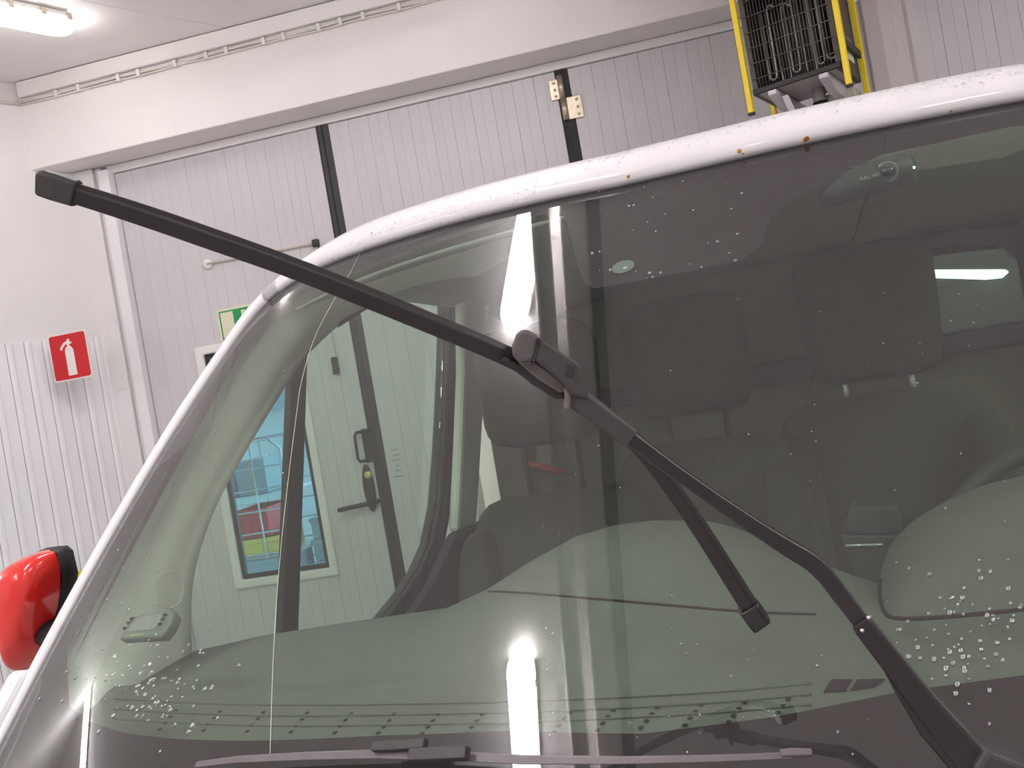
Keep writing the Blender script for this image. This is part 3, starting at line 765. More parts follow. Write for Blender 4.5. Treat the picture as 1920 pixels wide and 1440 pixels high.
# drops standing on the roof skin
sp2 = []
dg = bpy.context.evaluated_depsgraph_get(); 
rb = BVHTree.FromPolygons([v.co for v in roof.data.vertices], [p.vertices[:] for p in roof.data.polygons])
def cast(bv, px, py):
    d = dv(px, py); h = bv.ray_cast(OV, d.normalized(), 10); return (h[0], h[1]) if h[0] else None
for px, py, r in ((1178, 331, 5), (1386, 283, 6), (1512, 260, 8), (1783, 208, 3), (1393, 288, 3), (1509, 264, 4)):
    h = None
    for dy in (0, -3, -6, -9, -12):
        h = cast(rb, px, py + dy)
        if h: break
    if h:
        n = h[1] if h[1].dot(h[0] - OV) < 0 else -h[1]
        lathe('rust_spot', [(r * .8 / 1700, -.001), (r * .8 / 1700, .0004), (r * .45 / 1700, .0007)], h[0], n, M_rust, roof, n=7)
EDGE = [(560, 520), (640, 465), (720, 430), (860, 383), (1000, 344), (1100, 309), (1300, 253), (1600, 183), (1915, 130)]
for _ in range(700):
    x = random.uniform(545, 1918); y = interp(EDGE, x) + abs(random.gauss(0, 10 if x > 1000 else 16)) - 5
    h = cast(rb, x, y)
    if h:
        n = h[1] if h[1].dot(h[0] - OV) < 0 else -h[1]
        sp2.append((h[0], n, random.uniform(.0007, .0024)))
drops('roof_droplets', sp2, roof, thin_glass('roof_water', (.96, .96, .97, 1), .16))

# ---- passenger door with its window opening
OPN = [(366, 1262), (360, 1190), (361, 1100), (376, 1030), (400, 962), (432, 895), (470, 832), (508, 768), (545, 710), (580, 663), (630, 615), (680, 582), (740, 559), (790, 549), (835, 545), (835, 610), (832, 700), (828, 790), (824, 860), (816, 950), (802, 1020), (780, 1070), (750, 1115), (716, 1157), (690, 1185), (600, 1225), (480, 1258)]
OFF = .047
op = [VS(*q, OFF) for q in OPN]
cen = sum(op, Vector()) / len(op)
DX = Vector((-.022, 0, 0))
outer = [p + Vector((0, (p.y - cen.y), (p.z - cen.z))).normalized() * (.008 if 1 <= i <= 9 else .055) for i, p in enumerate(op)]
outer = [Vector((-.845 + OFF + .17 * (p.z - 1.2), p.y, p.z)) for p in outer]
door = empty('side_door', (0, 0, 0)); door.parent = van
ring_prism('window_frame', outer, op, DX * 1.1, M_dark, door, bevel=.006)
sl = [(p, Vector((0, (p.y - cen.y), (p.z - cen.z))).normalized()) for p in op[10:25]]
tube('window_seal', [p + n * .008 + Vector((.006, 0, 0)) for p, n in sl], .008, M_seal, door, n=8)
tube('window_seal', [p + n * .03 + Vector((.008, 0, 0)) for p, n in sl], .010, M_seal, door, n=8)
tube('window_seal', [p + n * .05 + Vector((.006, 0, 0)) for p, n in sl], .008, M_dark, door, n=8)
prism('window_pane', [p + DX * .3 for p in op], (.003, 0, 0), M_sglass, door)
b0, b1, b2, b3 = VS(549, 696, .043), VS(578, 655, .043), VS(559, 1225, .043), VS(529, 1225, .043)
prism('quarter_divider', [b0, b1, b2, b3], (-.018, 0, 0), M_seal, door, bevel=.003)
def side_pt(y, z): return Vector((-.845 + .17 * (max(z, 1.2) - 1.2) - .03 * min(1, (1.2 - min(z, 1.2)) / .3) + .05 * max(0, (.8 - z)) / .8, y, z))
def side_panel(name, y0, y1, z0, z1, m, parent, nz=8, ny=2, sx=1):
    rows_ = [[Vector((p.x * (1 if sx > 0 else -1), p.y, p.z)) for p in [side_pt(y0 + (y1 - y0) * j / ny, z0 + (z1 - z0) * i / nz) for j in range(ny + 1)]] for i in range(nz + 1)]
    return loft(name, rows_, m, parent, solid=.02, soff=0)
side_panel('door_skin', 1.0, 2.2, .42, 1.06, M_paint, door)
box('door_card', (-.83, 1.0, .5), (-.78, 2.15, 1.14), M_dark, door, bevel=.01)
side_panel('cargo_side', 2.22, 3.5, .42, 1.93, M_paint, van)
# driver side: mirrored door
door2 = empty('side_door', (0, 0, 0)); door2.parent = van
mir = lambda p: Vector((-p.x, p.y, p.z))
ring_prism('window_frame', [mir(p) for p in outer], [mir(p) for p in op], -DX * 1.1, M_dark, door2, bevel=.006)
prism('window_pane', [mir(p) - DX * .3 for p in op], (-.003, 0, 0), M_sglass, door2)
side_panel('door_skin', 1.0, 2.2, .42, 1.06, M_paint, door2, sx=-1)
side_panel('cargo_side', 2.22, 3.5, .42, 1.93, M_paint, van, sx=-1)
box('rear_panel', (-.80, 3.44, .42), (.80, 3.5, 1.93), M_paint, van, bevel=.02)
box('floor_pan', (-.8, .2, .38), (.8, 3.45, .44), M_dark, van)
for sx in (-1, 1):
    box('front_wing', (-.87 if sx < 0 else .82, -.25, .5), (-.82 if sx < 0 else .87, 1.0, 1.03), M_paint, van, bevel=.02)
    for yy in (.3, 2.95):
        wh = empty('wheel', (0, 0, 0)); wh.parent = van
        lathe('tyre', [(.2, 0), (.31, .01), (.33, .04), (.33, .16), (.31, .19), (.2, .2)], (-.87 if sx < 0 else .67, yy, .331), (1, 0, 0), M_rubber, wh, n=28)
        lathe('rim', [(.05, -.004), (.19, .0), (.2, .02), (.2, .18), (.19, .204), (.05, .206)], (-.87 if sx < 0 else .67, yy, .331), (1, 0, 0), M_steel, wh, n=20)
# bonnet and scuttle in front of the screen
bn = [[Vector((x, y - .18 * (x / .85) ** 2 * 0 + .10 * (x / .85) ** 2, z - .05 * (x / .85) ** 2)) for x in [-.85 + 1.7 * i / 12 for i in range(13)]] for y, z in ((-.28, .80), (-.26, .92), (-.15, 1.0), (.1, 1.06), (.35, 1.11), (.5, 1.135))]
loft('bonnet', bn, M_paint, van, solid=.01, soff=-1)
sc_ = [[Vector((x, y + .28 * x * x, z)) for x in [-.83 + 1.66 * i / 16 for i in range(17)]] for y, z in ((.44, 1.12), (.47, 1.165), (.52, 1.19), (.555, 1.205), (.575, 1.212))]
loft('scuttle_panel', sc_, mat('scuttle_plastic', srgb(60, 55, 57), .6, bump=.2), van, solid=.008, soff=-1)
box('front_bulk', (-.8, .45, .45), (.8, .5, 1.12), M_dark, van)
# wing tops that rise beside the screen foot
fw = [(68, 1268), (58, 1252), (40, 1262), (20, 1300), (-20, 1370), (-60, 1445), (-70, 1500), (30, 1500), (42, 1420), (52, 1340)]
prism('wing_top', [VX(*q, -.845) for q in fw], (-.03, 0, 0), M_paint, van, bevel=.008)
prism('wing_top', [mir(VX(*q, -.845)) for q in fw], (.03, 0, 0), M_paint, van, bevel=.008)
ck2 = [(12, 1412), (34, 1408), (46, 1428), (44, 1470), (4, 1470), (6, 1430)]
prism('scuttle_clip', [VX(*q, -.80) for q in ck2], (.02, 0, 0), M_rubber, van, bevel=.004)

# ---- mirrors
M_mred = mat('mirror_red', srgb(226, 40, 34), .22, coat=.8, spec=.5)
def mirror(sx):
    mr = empty('wing_mirror', (0, 0, 0)); mr.parent = van
    ym = 1.12
    prof = [(12, 1075), (22, 1050), (60, 1036), (84, 1033), (95, 1042), (106, 1085), (95, 1150), (78, 1205), (58, 1240), (42, 1258), (33, 1240), (20, 1170), (12, 1110)]
    P = [VY(70 + (a_ - 70) * .93, 1032 + (b_ - 1032) * 1.03, ym) for a_, b_ in prof]; c_ = sum(P, Vector()) / len(P)
    f = (lambda p: p) if sx < 0 else mir
    rows_ = []
    for yy, s in ((-.055, .30), (-.05, .64), (-.034, .88), (-.008, .99), (.015, 1.0)):
        rows_.append([f(Vector((c_.x + (p.x - c_.x) * s, p.y + yy, c_.z + (p.z - c_.z) * s))) for p in P])
    h = loft('mirror_housing', rows_, M_mred, mr, close=True)
    b = h.modifiers.new('u', 'SUBSURF'); b.levels = 2; b.render_levels = 2
    me = h.data; bm = bmesh.new(); bm.from_mesh(me); bm.verts.ensure_lookup_table()
    n = len(P); bm.faces.new([bm.verts[i] for i in range(n)]); bmesh.ops.recalc_face_normals(bm, faces=bm.faces); bm.to_mesh(me); bm.free()
    for p in me.polygons: p.use_smooth = True
    loft('mirror_bezel', [[f(Vector((c_.x + (p.x - c_.x) * s, p.y + yy, c_.z + (p.z - c_.z) * s))) for p in P] for yy, s in ((.015, .99), (.03, 1.02), (.05, .98), (.05, .85))], M_rubber, mr, close=True)
    prism('mirror_glass', [f(Vector((c_.x + (p.x - c_.x) * .9, p.y + .04, c_.z + (p.z - c_.z) * .9))) for p in P], (0, .008, 0), mat('mirror_silver', (.8, .8, .8, 1), .05, 1), mr)
    a1 = f(Vector((c_.x + .02, ym + .01, c_.z - .05))); a2 = f(Vector((-.84, 1.12, 1.13)))
    tube('mirror_arm', [a1, (a1 + a2) / 2 + Vector((0, 0, -.01)), a2], [.028, .03, .035], M_rubber, mr, n=10)
mirror(-1); mirror(1)

# ---- inside: A-pillar trim and headliner
E1 = [(70, 1330), (122, 1170), (208, 1005), (328, 805), (446, 630), (505, 568), (552, 536), (636, 498), (738, 460), (860, 420), (1010, 382)]
E2 = [(362, 1262), (361, 1100), (400, 962), (470, 832), (545, 710), (577, 665), (630, 615), (680, 582), (740, 559), (790, 549), (838, 545)]
rowsT = [[] for _ in range(9)]
for a_, b_ in zip(catmull(E1, 4), catmull(E2, 4)):
    p = G(*a_, -.013); q = VS(*b_, .049)
    for k in range(9):
        t = k / 8; r = p.lerp(q, t)
        bul = math.sin(math.pi * t) * .05 * (1 - t) ** .8
        r = r + Vector((.7, -.1, -.5)).normalized() * bul * (1 if t < .6 else 1)
        rowsT[k].append(r)
pt = loft('pillar_trim', rowsT, M_trim, van, solid=.004, soff=1)
ptb = BVHTree.FromPolygons([v.co for v in pt.data.vertices], [p.vertices[:] for p in pt.data.polygons])
# round speaker cover on the trim
ringp = []
for i in range(28):
    t = 2 * math.pi * i / 28; h = cast(ptb, 318 + 26 * math.cos(t), 1106 + 34 * math.sin(t))
    if h: ringp.append(h[0] + (OV - h[0]).normalized() * .001)
if len(ringp) > 6: tube('tweeter_ring', ringp, .0012, M_trim, pt, n=6, closed=len(ringp) == 28)
# mirrored driver pillar
loft('pillar_trim', [[mir(p) for p in r] for r in rowsT], M_trim, van, solid=.004, soff=-1)
hl = []
for y, z, wv in ((1.33, 1.832, .60), (1.5, 1.846, .64), (1.8, 1.85, .68), (2.1, 1.835, .69), (2.3, 1.812, .70), (2.415, 1.792, .72)):
    hl.append([Vector((wv * s, y, z - .03 * abs(s) ** 3)) for s in [-1 + 2 * i / 16 for i in range(17)]])
hl = [[Vector((x_, yg(x_, 1.815 - .03 * (x_ / .6) ** 4) + .02, 1.812 - .03 * (x_ / .6) ** 4)) for x_ in [.60 * (-1 + 2 * i / 16) for i in range(17)]]] + hl
hlo = loft('headliner', hl, M_liner, van, solid=.006, soff=1)
# ---- B-pillar, bulkhead, cargo bay
bp = [(850, 540), (902, 540), (893, 700), (884, 850), (876, 985), (838, 1000), (846, 850), (852, 700)]
prism('b_pillar_trim', [VS(*q, .07) for q in bp], (.03, 0, 0), M_trim, van, bevel=.01)
prism('b_pillar_trim', [mir(VS(*q, .07)) for q in bp], (-.03, 0, 0), M_trim, van, bevel=.01)
bp2 = [(838, 1000), (895, 975), (900, 1030), (880, 1150), (700, 1290), (640, 1290), (720, 1200), (790, 1100)]
prism('pillar_foot', [VS(*q, .07) for q in bp2], (.03, 0, 0), M_dark, van, bevel=.01)
YB = 2.42
zl = VY(1850, 612, YB).z; zl2 = VY(1850, 655, YB).z
bh = empty('bulkhead', (0, 0, 0)); bh.parent = van
box('lower_panel', (-.74, YB, .45), (.74, YB + .03, zl), M_bulk, bh)
box('window_ledge', (-.6, YB - .04, zl2), (.72, YB, zl), M_dash2, bh, bevel=.008)
box('side_post', (-.74, YB, zl), (.26, YB + .03, 1.93), M_bulk, bh); box('side_post', (.70, YB, zl), (.75, YB + .03, 1.93), M_bulk, bh)
box('partition_glass', (.26, YB + .012, zl), (.70, YB + .016, 1.93), thin_glass('partition_pane', (.8, .88, .84, 1), .05), bh)
# pale side panel behind the passenger seat
box('quarter_panel', (-.79, 2.2, .6), (-.74, YB, 1.84), M_trim, van)
# red grips on the bulkhead
M_redp = mat('red_grip', srgb(205, 60, 52), .45)
yb = YB - .035
for pts in ([(986, 846), (984, 862), (992, 869), (1012, 874), (1032, 881), (1050, 884), (1058, 882)], [(1313, 874), (1322, 868), (1340, 856), (1352, 850), (1360, 842), (1362, 830)]):
    tube('pull_grip', [VY(a_, b_, yb) for a_, b_ in pts], [.010] * len(pts), M_redp, bh, n=8)
cl = empty('cargo_streak', (0, 0, 0)); cl.parent = van  # glowing bar added to make a bright reflected streak beside the headrest
pl0, pl1 = VY(1735, 512, 3.36), VY(1890, 516, 3.36)
zc_ = (pl0.z + pl1.z) / 2
box('streak_tray', (pl0.x - .12, 3.36, zc_ - .02), (pl1.x + .02, 3.43, zc_ + .075), M_dash2, cl, bevel=.01)
prism('streak_bar', [VY(1700, 506, 3.355), VY(1885, 505, 3.355), VY(1892, 510, 3.355), VY(1880, 521, 3.355), VY(1850, 524, 3.355), VY(1700, 520, 3.355)], (0, .02, 0), emis('cargo_streak_glow', (.85, 1.0, .92, 1), 2.6), cl, bevel=.003)
box('cargo_liner', (-.79, 3.4, .45), (.79, 3.43, 1.9), M_dark, van)
box('cargo_liner', (-.82, YB + .1, .45), (-.79, 3.4, 1.9), M_dark, van); box('cargo_liner', (.79, YB + .1, .45), (.82, 3.4, 1.9), M_dark, van)

# ---- seats
def seat(xc, yc, zs, wd, label, hw=.25, hh=.235, gap=.035, post=None):
    s = empty('seat', (0, 0, 0)); s.parent = van; s['label'] = label
    tilt = Matrix.Rotation(math.radians(-10), 3, 'X')
    rounded('backrest', (xc, yc + .05, zs - .29), (wd, .15, .62), M_seat, s, r=.35, rot=tilt, taper=.04)
    for sx in (-1, 1):
        rounded('bolster', (xc + sx * wd * .40, yc + .01, zs - .31), (wd * .24, .19, .54), M_seat, s, r=.55, rot=tilt)
    rounded('cushion', (xc, yc - .2, zs - .66), (wd, .5, .16), M_seat, s, r=.4)
    box('plinth', (xc - wd * .35, yc - .4, .44), (xc + wd * .35, yc + .1, zs - .7), M_dark, s)
    z0 = zs + gap + hh / 2
    rounded('headrest', (xc + .003, yc + .07, z0), (hw, .11, hh), M_seat, s, r=.36, rot=tilt, taper=-.05)
    for sx in (-1, 1):
        tube('headrest_post', [(xc + sx * hw * .24, yc + .075, zs - .04), (xc + sx * hw * .24, yc + .075, z0 - hh * .3)], .006, post or M_chrome, s, n=10)
        rounded('post_guide', (xc + sx * hw * .24, yc + .075, zs + .004), (.05, .045, .018), M_dark, s, r=.5)
    return s
dsx = VY(1642, 700, 1.92); dst = VY(1640, 752, 1.92)
seat(dsx.x, 1.88, dst.z - .005, .45, 'dark grey driver seat with a tall headrest on bright posts', hw=.262, hh=.27, gap=.045)
psx = VY(985, 700, 1.72); pst = VY(990, 948, 1.72)
seat(psx.x + .01, 1.68, pst.z, .42, 'dark grey passenger seat by the side window', hw=.25, hh=.25, gap=.12, post=M_dark)
msx = VY(1270, 700, 1.8)
seat(msx.x + .01, 1.78, pst.z + .06, .40, 'dark grey middle seat between passenger and driver', hw=.25, hh=.24, gap=.07, post=M_dark)

# ---- dashboard
ZR = [(-.80, 1.262), (-.64, 1.283), (-.43, 1.299), (-.315, 1.307), (-.247, 1.330), (-.173, 1.364), (-.107, 1.390), (-.05, 1.400), (.0, 1.401), (.063, 1.395), (.1, 1.383), (.169, 1.344), (.225, 1.314), (.262, 1.30), (.35, 1.29), (.6, 1.28), (.80, 1.262)]
def dash_pt(x, t):                       # t 0 at the glass, 1 at the cabin edge
    zr = interp(ZR, x); xx = x
    zf = 1.262; yf = yg(x, zf) + .045; yr = 1.1
    y = yf + (yr - yf) * t
    e = t ** .8
    z = zf + (zr - zf) * (e * e * (3 - 2 * e))
    z += .012 * math.exp(-((t - .33) / .09) ** 2) * (1 if x < .2 else .4)
    return Vector((xx, y, z))
XS = [-.79 + 1.58 * i / 90 for i in range(91)]
rowsD = [[dash_pt(x, i / 40) for x in XS] for i in range(41)]
rowsD += [[dash_pt(x, 1) + Vector((0, .02, -.012)) for x in XS], [dash_pt(x, 1) + Vector((0, .03, -.05)) for x in XS], [Vector((x, 1.12, .95)) for x in XS]]
dash = loft('dashboard', rowsD, M_dash, van)
dbv = BVHTree.FromPolygons([v.co for v in dash.data.vertices], [p.vertices[:] for p in dash.data.polygons])
def onpath(P, lift=.0008, n=6):
    out = []
    for q in catmull(P, n):
        h = cast(dbv, *q)
        if h: out.append(h[0] + Vector((0, -.3, .95)) * lift)
    return out
sm = onpath([(916, 1109), (1000, 1114), (1200, 1131), (1400, 1148), (1530, 1153)])
if len(sm) > 3: tube('lid_seam', sm, .0013, M_frit, dash, n=6)
for yb_ in ((1308, 1330), (1328, 1345), (1347, 1356)):
    P = [(215, yb_[0] + 2), (500, yb_[0] + 14), (950, yb_[0] + 8), (1300, yb_[0] - 8), (1520, yb_[0] - 26)]
    q = onpath(P, .0004, 8)
    if len(q) > 3: tube('defroster_rib', q, .0014, M_dash, dash, n=6)
for kx in range(16):
    for kr in range(4):
        px = 300 + kx * 82 + (3 - kr) * 10; py = 1330 + kr * 12 + 10 * math.sin((px - 200) / 1400 * 3.1) - max(0, px - 1000) * .045
        h = cast(dbv, px, py)
        if h and px < 1480: rounded('defroster_slot', h[0] + Vector((0, 0, .0005)), (.0045, .005, .002), M_frit, dash, r=.7)
for q4 in ([(1545, 1300), (1560, 1277), (1598, 1277), (1585, 1298)], [(1596, 1297), (1608, 1277), (1660, 1276), (1640, 1290)]):
    hs = [cast(dbv, *q) for q in q4]
    if all(hs): prism('vent_slot', [h[0] + Vector((0, 0, .0006)) for h in hs], (0, 0, .0012), M_frit, dash)
# instrument hood over the driver's dials
def arc(x, x0, x1, h): t = (x - x0) / (x1 - x0); return h * max(0, 1 - (2 * t - 1) ** 4) ** .5
hx0, hx1 = .243, .70
rowsH = []
HX = [hx0 + (hx1 - hx0) * (.5 - .5 * math.cos(math.pi * i / 28)) for i in range(29)]
top = [(1651, 1085), (1662, 1046), (1700, 1000), (1760, 960), (1850, 920), (1915, 905)]
TT = [(VY(*q, 1.1).x, VY(*q, 1.1).z) for q in top]
def tz(x):
    xm = .485
    if x > xm: x = 2 * xm - x
    return interp([(hx0, 1.28)] + TT + [(.45, 1.408), (.485, 1.411)], x)
for y, k in ((.955, 0), (.96, .12), (.985, .38), (1.02, .68), (1.06, .9), (1.10, 1), (1.15, 1.0), (1.17, .94)):
    rowsH.append([Vector((x, y, 1.272 + (tz(x) - 1.272) * k)) for x in HX])
hood = loft('instrument_hood', rowsH, M_dash, van)
hood.modifiers.new('u', 'SUBSURF').levels = 1
rowsB = [[p + Vector((0, .0, -.0)) for p in rowsH[0]], [p + Vector((0, -.012, -.004)) for p in rowsH[0]], [p + Vector((0, -.02, -.03)) for p in rowsH[0]]]
loft('hood_plinth', rowsB, M_dash2, van)
tube('hood_seam', [VY(a_, b_, .95) for a_, b_ in catmull([(1650, 1085), (1650, 1120), (1660, 1150), (1690, 1160), (1780, 1156), (1920, 1142), (2050, 1120)], 4)], .0022, M_frit, hood, n=6)
# steering wheel
sw_ = empty('steering_wheel', (0, 0, 0)); sw_.parent = van
ctr_ = Vector((.50, 1.37, 1.235)); ax_ = Vector((0, -.80, .60)).normalized(); u_ = Vector((1, 0, 0)); v_ = ax_.cross(u_)
tube('rim', [ctr_ + u_ * .185 * math.cos(t) + v_ * .185 * math.sin(t) for t in [2 * math.pi * i / 40 for i in range(40)]], .0145, M_dash2, sw_, n=10, closed=True)
rounded('hub', ctr_, (.15, .06, .12), M_dash2, sw_, r=.5)
for t in (0.1, math.pi - .1, -math.pi / 2): tube('spoke', [ctr_, ctr_ + u_ * .18 * math.cos(t) + v_ * .18 * math.sin(t)], .012, M_dash2, sw_)
# gear console
gcs = empty('gear_console', (0, 0, 0)); gcs.parent = van
yk = 1.42
def kq(px, py): return VY(px, py, yk)
prism('console_body', [kq(*q) for q in ((1574, 1000), (1588, 1003), (1690, 1003), (1708, 990), (1668, 1075), (1655, 1105), (1606, 1095))], (0, .12, 0), M_dash2, gcs, bevel=.008)
prism('lever_knob', [kq(*q) for q in ((1588, 998), (1590, 965), (1600, 950), (1670, 947), (1682, 955), (1690, 1000), (1660, 1004), (1600, 1004))], (0, .07, 0), M_dash2, gcs, bevel=.012, seg=3)
tube('chrome_strip', [kq(1586, 1022) + Vector((0, -.004, 0)), kq(1655, 1020) + Vector((0, -.004, 0))], .0022, M_chrome, gcs, n=8)
box('console_foot', (kq(1606, 1095).x, yk, .44), (kq(1655, 1105).x, yk + .12, kq(1606, 1090).z), M_dark, gcs)

# ------------------------------------------------------------------ raised wiper
M_hinge = mat('hinge_black', srgb(34, 29, 31), .35, var=.1, scale=40)
wp = empty('raised_wiper', (0, 0, 0)); wp.parent = van; wp['label'] = 'black wiper arm and blade lifted off the windscreen'
def sweep(name, pts, m, parent, sect, smooth=False, bevel=.0008, cap=True):
    # pts: (px, py, depth, width in px); sect in units of the width, n up across the blade, v away from the glass side
    P = [VD(a_, b_, d_) for a_, b_, d_, w_ in pts]; rows_ = []
    for i, (a_, b_, d_, w_) in enumerate(pts):
        t = (P[min(i + 1, len(P) - 1)] - P[max(i - 1, 0)]).normalized(); v = (P[i] - OV).normalized()
        v = (v - t * v.dot(t)).normalized(); n = t.cross(v)
        if n.z < 0: n = -n
        s = w_ * d_ / FPX
        rows_.append([P[i] + n * (s * y) + v * (s * x) for y, x in sect])
    K = len(sect); V = [p for r in rows_ for p in r]; Fc = []
    for i in range(len(rows_) - 1):
        for j in range(K): Fc.append((i * K + j, i * K + (j + 1) % K, (i + 1) * K + (j + 1) % K, (i + 1) * K + j))
    Fc.append(tuple(range(K))); Fc.append(tuple((len(rows_) - 1) * K + j for j in range(K)))
    return mesh(name, V, Fc, m, parent, smooth=smooth, bevel=bevel, seg=2)
blade_sec = [(-.5, .05), (.12, -.02), (.24, .0), (.29, .05), (.5, .26), (.44, .62), (.1, .66), (-.3, .5), (-.36, .28), (-.5, .22)]
BL = [(120, 356, .530, 40), (200, 381, .535, 41), (300, 414, .541, 42), (400, 449, .547, 42), (500, 484, .553, 41), (600, 522, .559, 41), (700, 562, .565, 41), (800, 603, .571, 40), (900, 645, .577, 39), (980, 682, .583, 38), (1070, 734, .590, 36), (1150, 792, .597, 34), (1210, 850, .604, 33), (1260, 915, .611, 33), (1310, 987, .618, 34), (1360, 1065, .625, 35), (1412, 1148, .632, 36)]
BLs = [tuple(q) for q in catmull(BL, 4)]
sweep('blade', BLs, M_wip, wp, blade_sec)
box_sec = [(-.5, -.08), (.3, -.12), (.42, .0), (.5, .4), (.46, .75), (-.45, .75), (-.5, .4)]
sweep('blade_cap', [(66, 340, .527, 40), (74, 341, .5275, 52), (100, 349, .528, 54), (138, 361, .530, 52)], M_wip2, wp, box_sec, bevel=.0018)
sweep('blade_cap', [(1406, 1141, .630, 43), (1418, 1158, .632, 44), (1432, 1176, .634, 42)], M_hinge, wp, box_sec, bevel=.0015)
def slab(name, pts, d0, th, m, parent, bevel=.001, seg=2):
    P = [VD(a_, b_, d0) for a_, b_ in pts]; return prism(name, P, FDIR * th, m, parent, bevel=bevel, seg=seg)
slab('connector_base', [(938, 676), (946, 668), (990, 690), (1030, 715), (1052, 724), (1060, 748), (1042, 748), (1000, 722), (970, 698)], .574, .018, M_wip, wp)
slab('connector_block', [(972, 680), (1000, 676), (1042, 706), (1062, 722), (1066, 736), (1048, 736), (1010, 712)], .571, .02, mat('wiper_grey', srgb(98, 89, 87), .6, var=.1, scale=40), wp)
slab('connector_cap', [(958, 655), (968, 626), (978, 617), (992, 619), (1011, 630), (1006, 668), (998, 676), (976, 681), (963, 668)], .560, .024, mat('wiper_cap', srgb(82, 74, 74), .5, var=.12, scale=60), wp, bevel=.0025, seg=3)
slab('connector_cap_side', [(962, 660), (976, 676), (998, 672), (994, 684), (976, 682), (966, 672)], .564, .014, MATS['wiper_grey'], wp)
slab('connector_cover', [(1012, 634), (1084, 680), (1089, 688), (1103, 735), (1104, 748), (1072, 742), (1054, 716), (1004, 676), (1001, 671)], .559, .024, M_wip2, wp, bevel=.002, seg=3)
slab('cover_seam', [(1010, 633), (1013, 634), (1005, 672), (999, 675), (1001, 668)], .5585, .006, M_hinge, wp, bevel=0)
for i in range(3):
    x_ = 1061 + i * 6.5; slab('cover_louvre', [(x_ + 3, 683 + i * 2.6), (x_ + 7, 685 + i * 2.6), (x_ + 1.5, 705 + i * 2.6), (x_ - 2.5, 703 + i * 2.6)], .5583, .004, M_rubber, wp, bevel=0)
slab('arm_hook', [(1058, 726), (1066, 728), (1072, 740), (1070, 768), (1060, 768), (1060, 748)], .562, .02, MATS['wiper_grey'], wp, bevel=.0015)
rect_sec = [(-.5, .1), (-.42, -.0), (.30, -.02), (.42, .06), (.5, .3), (.48, .62), (-.45, .62), (-.5, .4)]
sweep('arm_sleeve', [(1066, 745, .564, 34), (1086, 748, .564, 46), (1110, 766, .564, 42), (1150, 796, .564, 41), (1186, 823, .564, 40)], M_wip2, wp, rect_sec, bevel=.0012)
AR = [(1180, 820, .566, 30), (1260, 880, .566, 29), (1340, 936, .566, 29), (1420, 990, .565, 31), (1480, 1028, .564, 34), (1520, 1052, .563, 36), (1545, 1075, .562, 36), (1580, 1120, .560, 34), (1622, 1175, .557, 33)]
sweep('arm_rod', [tuple(q) for q in catmull(AR, 3)], M_hinge, wp, rect_sec)
CHN = [(1614, 1166, .556, 34), (1625, 1180, .555, 42), (1680, 1250, .552, 46), (1740, 1328, .549, 54), (1800, 1400, .546, 64), (1830, 1440, .544, 70), (1850, 1470, .543, 70)]
sweep('arm_channel', [tuple(q) for q in catmull(CHN, 2)], M_wip, wp, rect_sec, bevel=.0015)
sweep('channel_lip', [(1652, 1240, .556, 8), (1690, 1300, .553, 18), (1740, 1375, .550, 26), (1790, 1430, .547, 30), (1810, 1470, .546, 30)], M_hinge, wp, rect_sec)
slab('arm_hinge', [(1855, 1404), (1866, 1414), (1960, 1450), (1960, 1500), (1830, 1500), (1832, 1440)], .538, .03, mat('hinge_plastic', srgb(58, 56, 60), .5), wp, bevel=.003)
for a_, b_ in ((1615, 1181), (1627, 1157)): lathe('channel_pin', [(.0011, 0), (.0011, .002)], VD(a_, b_, .5535), -FDIR, M_chrome, wp, n=8)
# spindle that carries the arm on the scuttle
tube('arm_spindle', [VD(1905, 1480, .553), VD(1905, 1600, .57), VD(1905, 1720, .58)], .02, M_hinge, wp, n=12)
# parked wiper along the foot of the screen
pw = empty('parked_wiper', (0, 0, 0)); pw.parent = van; pw['label'] = 'parked wiper lying along the foot of the windscreen'
def gsw(name, pts, m, sect, bevel=.0008):
    rows_ = []; P = [G(a_, b_, o_) for a_, b_, o_, w_ in pts]
    for i, (a_, b_, o_, w_) in enumerate(pts):
        t = (P[min(i + 1, len(P) - 1)] - P[max(i - 1, 0)]).normalized(); v = -gn(P[i].x, P[i].z); v = (v - t * v.dot(t)).normalized(); n = t.cross(v)
        if n.z < 0: n = -n
        s = w_ * .6 / FPX; rows_.append([P[i] + n * (s * y) + v * (s * x) for y, x in sect])
    K = len(sect); V = [p for r in rows_ for p in r]; Fc = []
    for i in range(len(rows_) - 1):
        for j in range(K): Fc.append((i * K + j, i * K + (j + 1) % K, (i + 1) * K + (j + 1) % K, (i + 1) * K + j))
    Fc.append(tuple(range(K))); Fc.append(tuple((len(rows_) - 1) * K + j for j in range(K)))
    return mesh(name, V, Fc, m, pw, bevel=bevel, seg=2)
M_wip3 = mat('wiper_worn', srgb(104, 95, 99), .45, var=.08, scale=40)
gsw('blade', [(395, 1446, .02, 18), (470, 1437, .02, 20), (600, 1431, .02, 22), (730, 1428, .02, 24), (860, 1432, .02, 24), (1000, 1440, .02, 22), (1180, 1442, .02, 18), (1350, 1439, .02, 16), (1490, 1434, .02, 14)], M_wip3, blade_sec)
gsw('blade_clip', [(728, 1420, .026, 22), (760, 1418, .026, 26), (824, 1414, .026, 26)], M_wip2, box_sec)
gsw('connector', [(800, 1438, .03, 30), (850, 1436, .03, 32), (905, 1434, .03, 30)], M_wip2, box_sec)
gsw('blade_cap', [(1470, 1432, .022, 14), (1490, 1430, .022, 17), (1528, 1430, .022, 14)], M_wip3, box_sec)

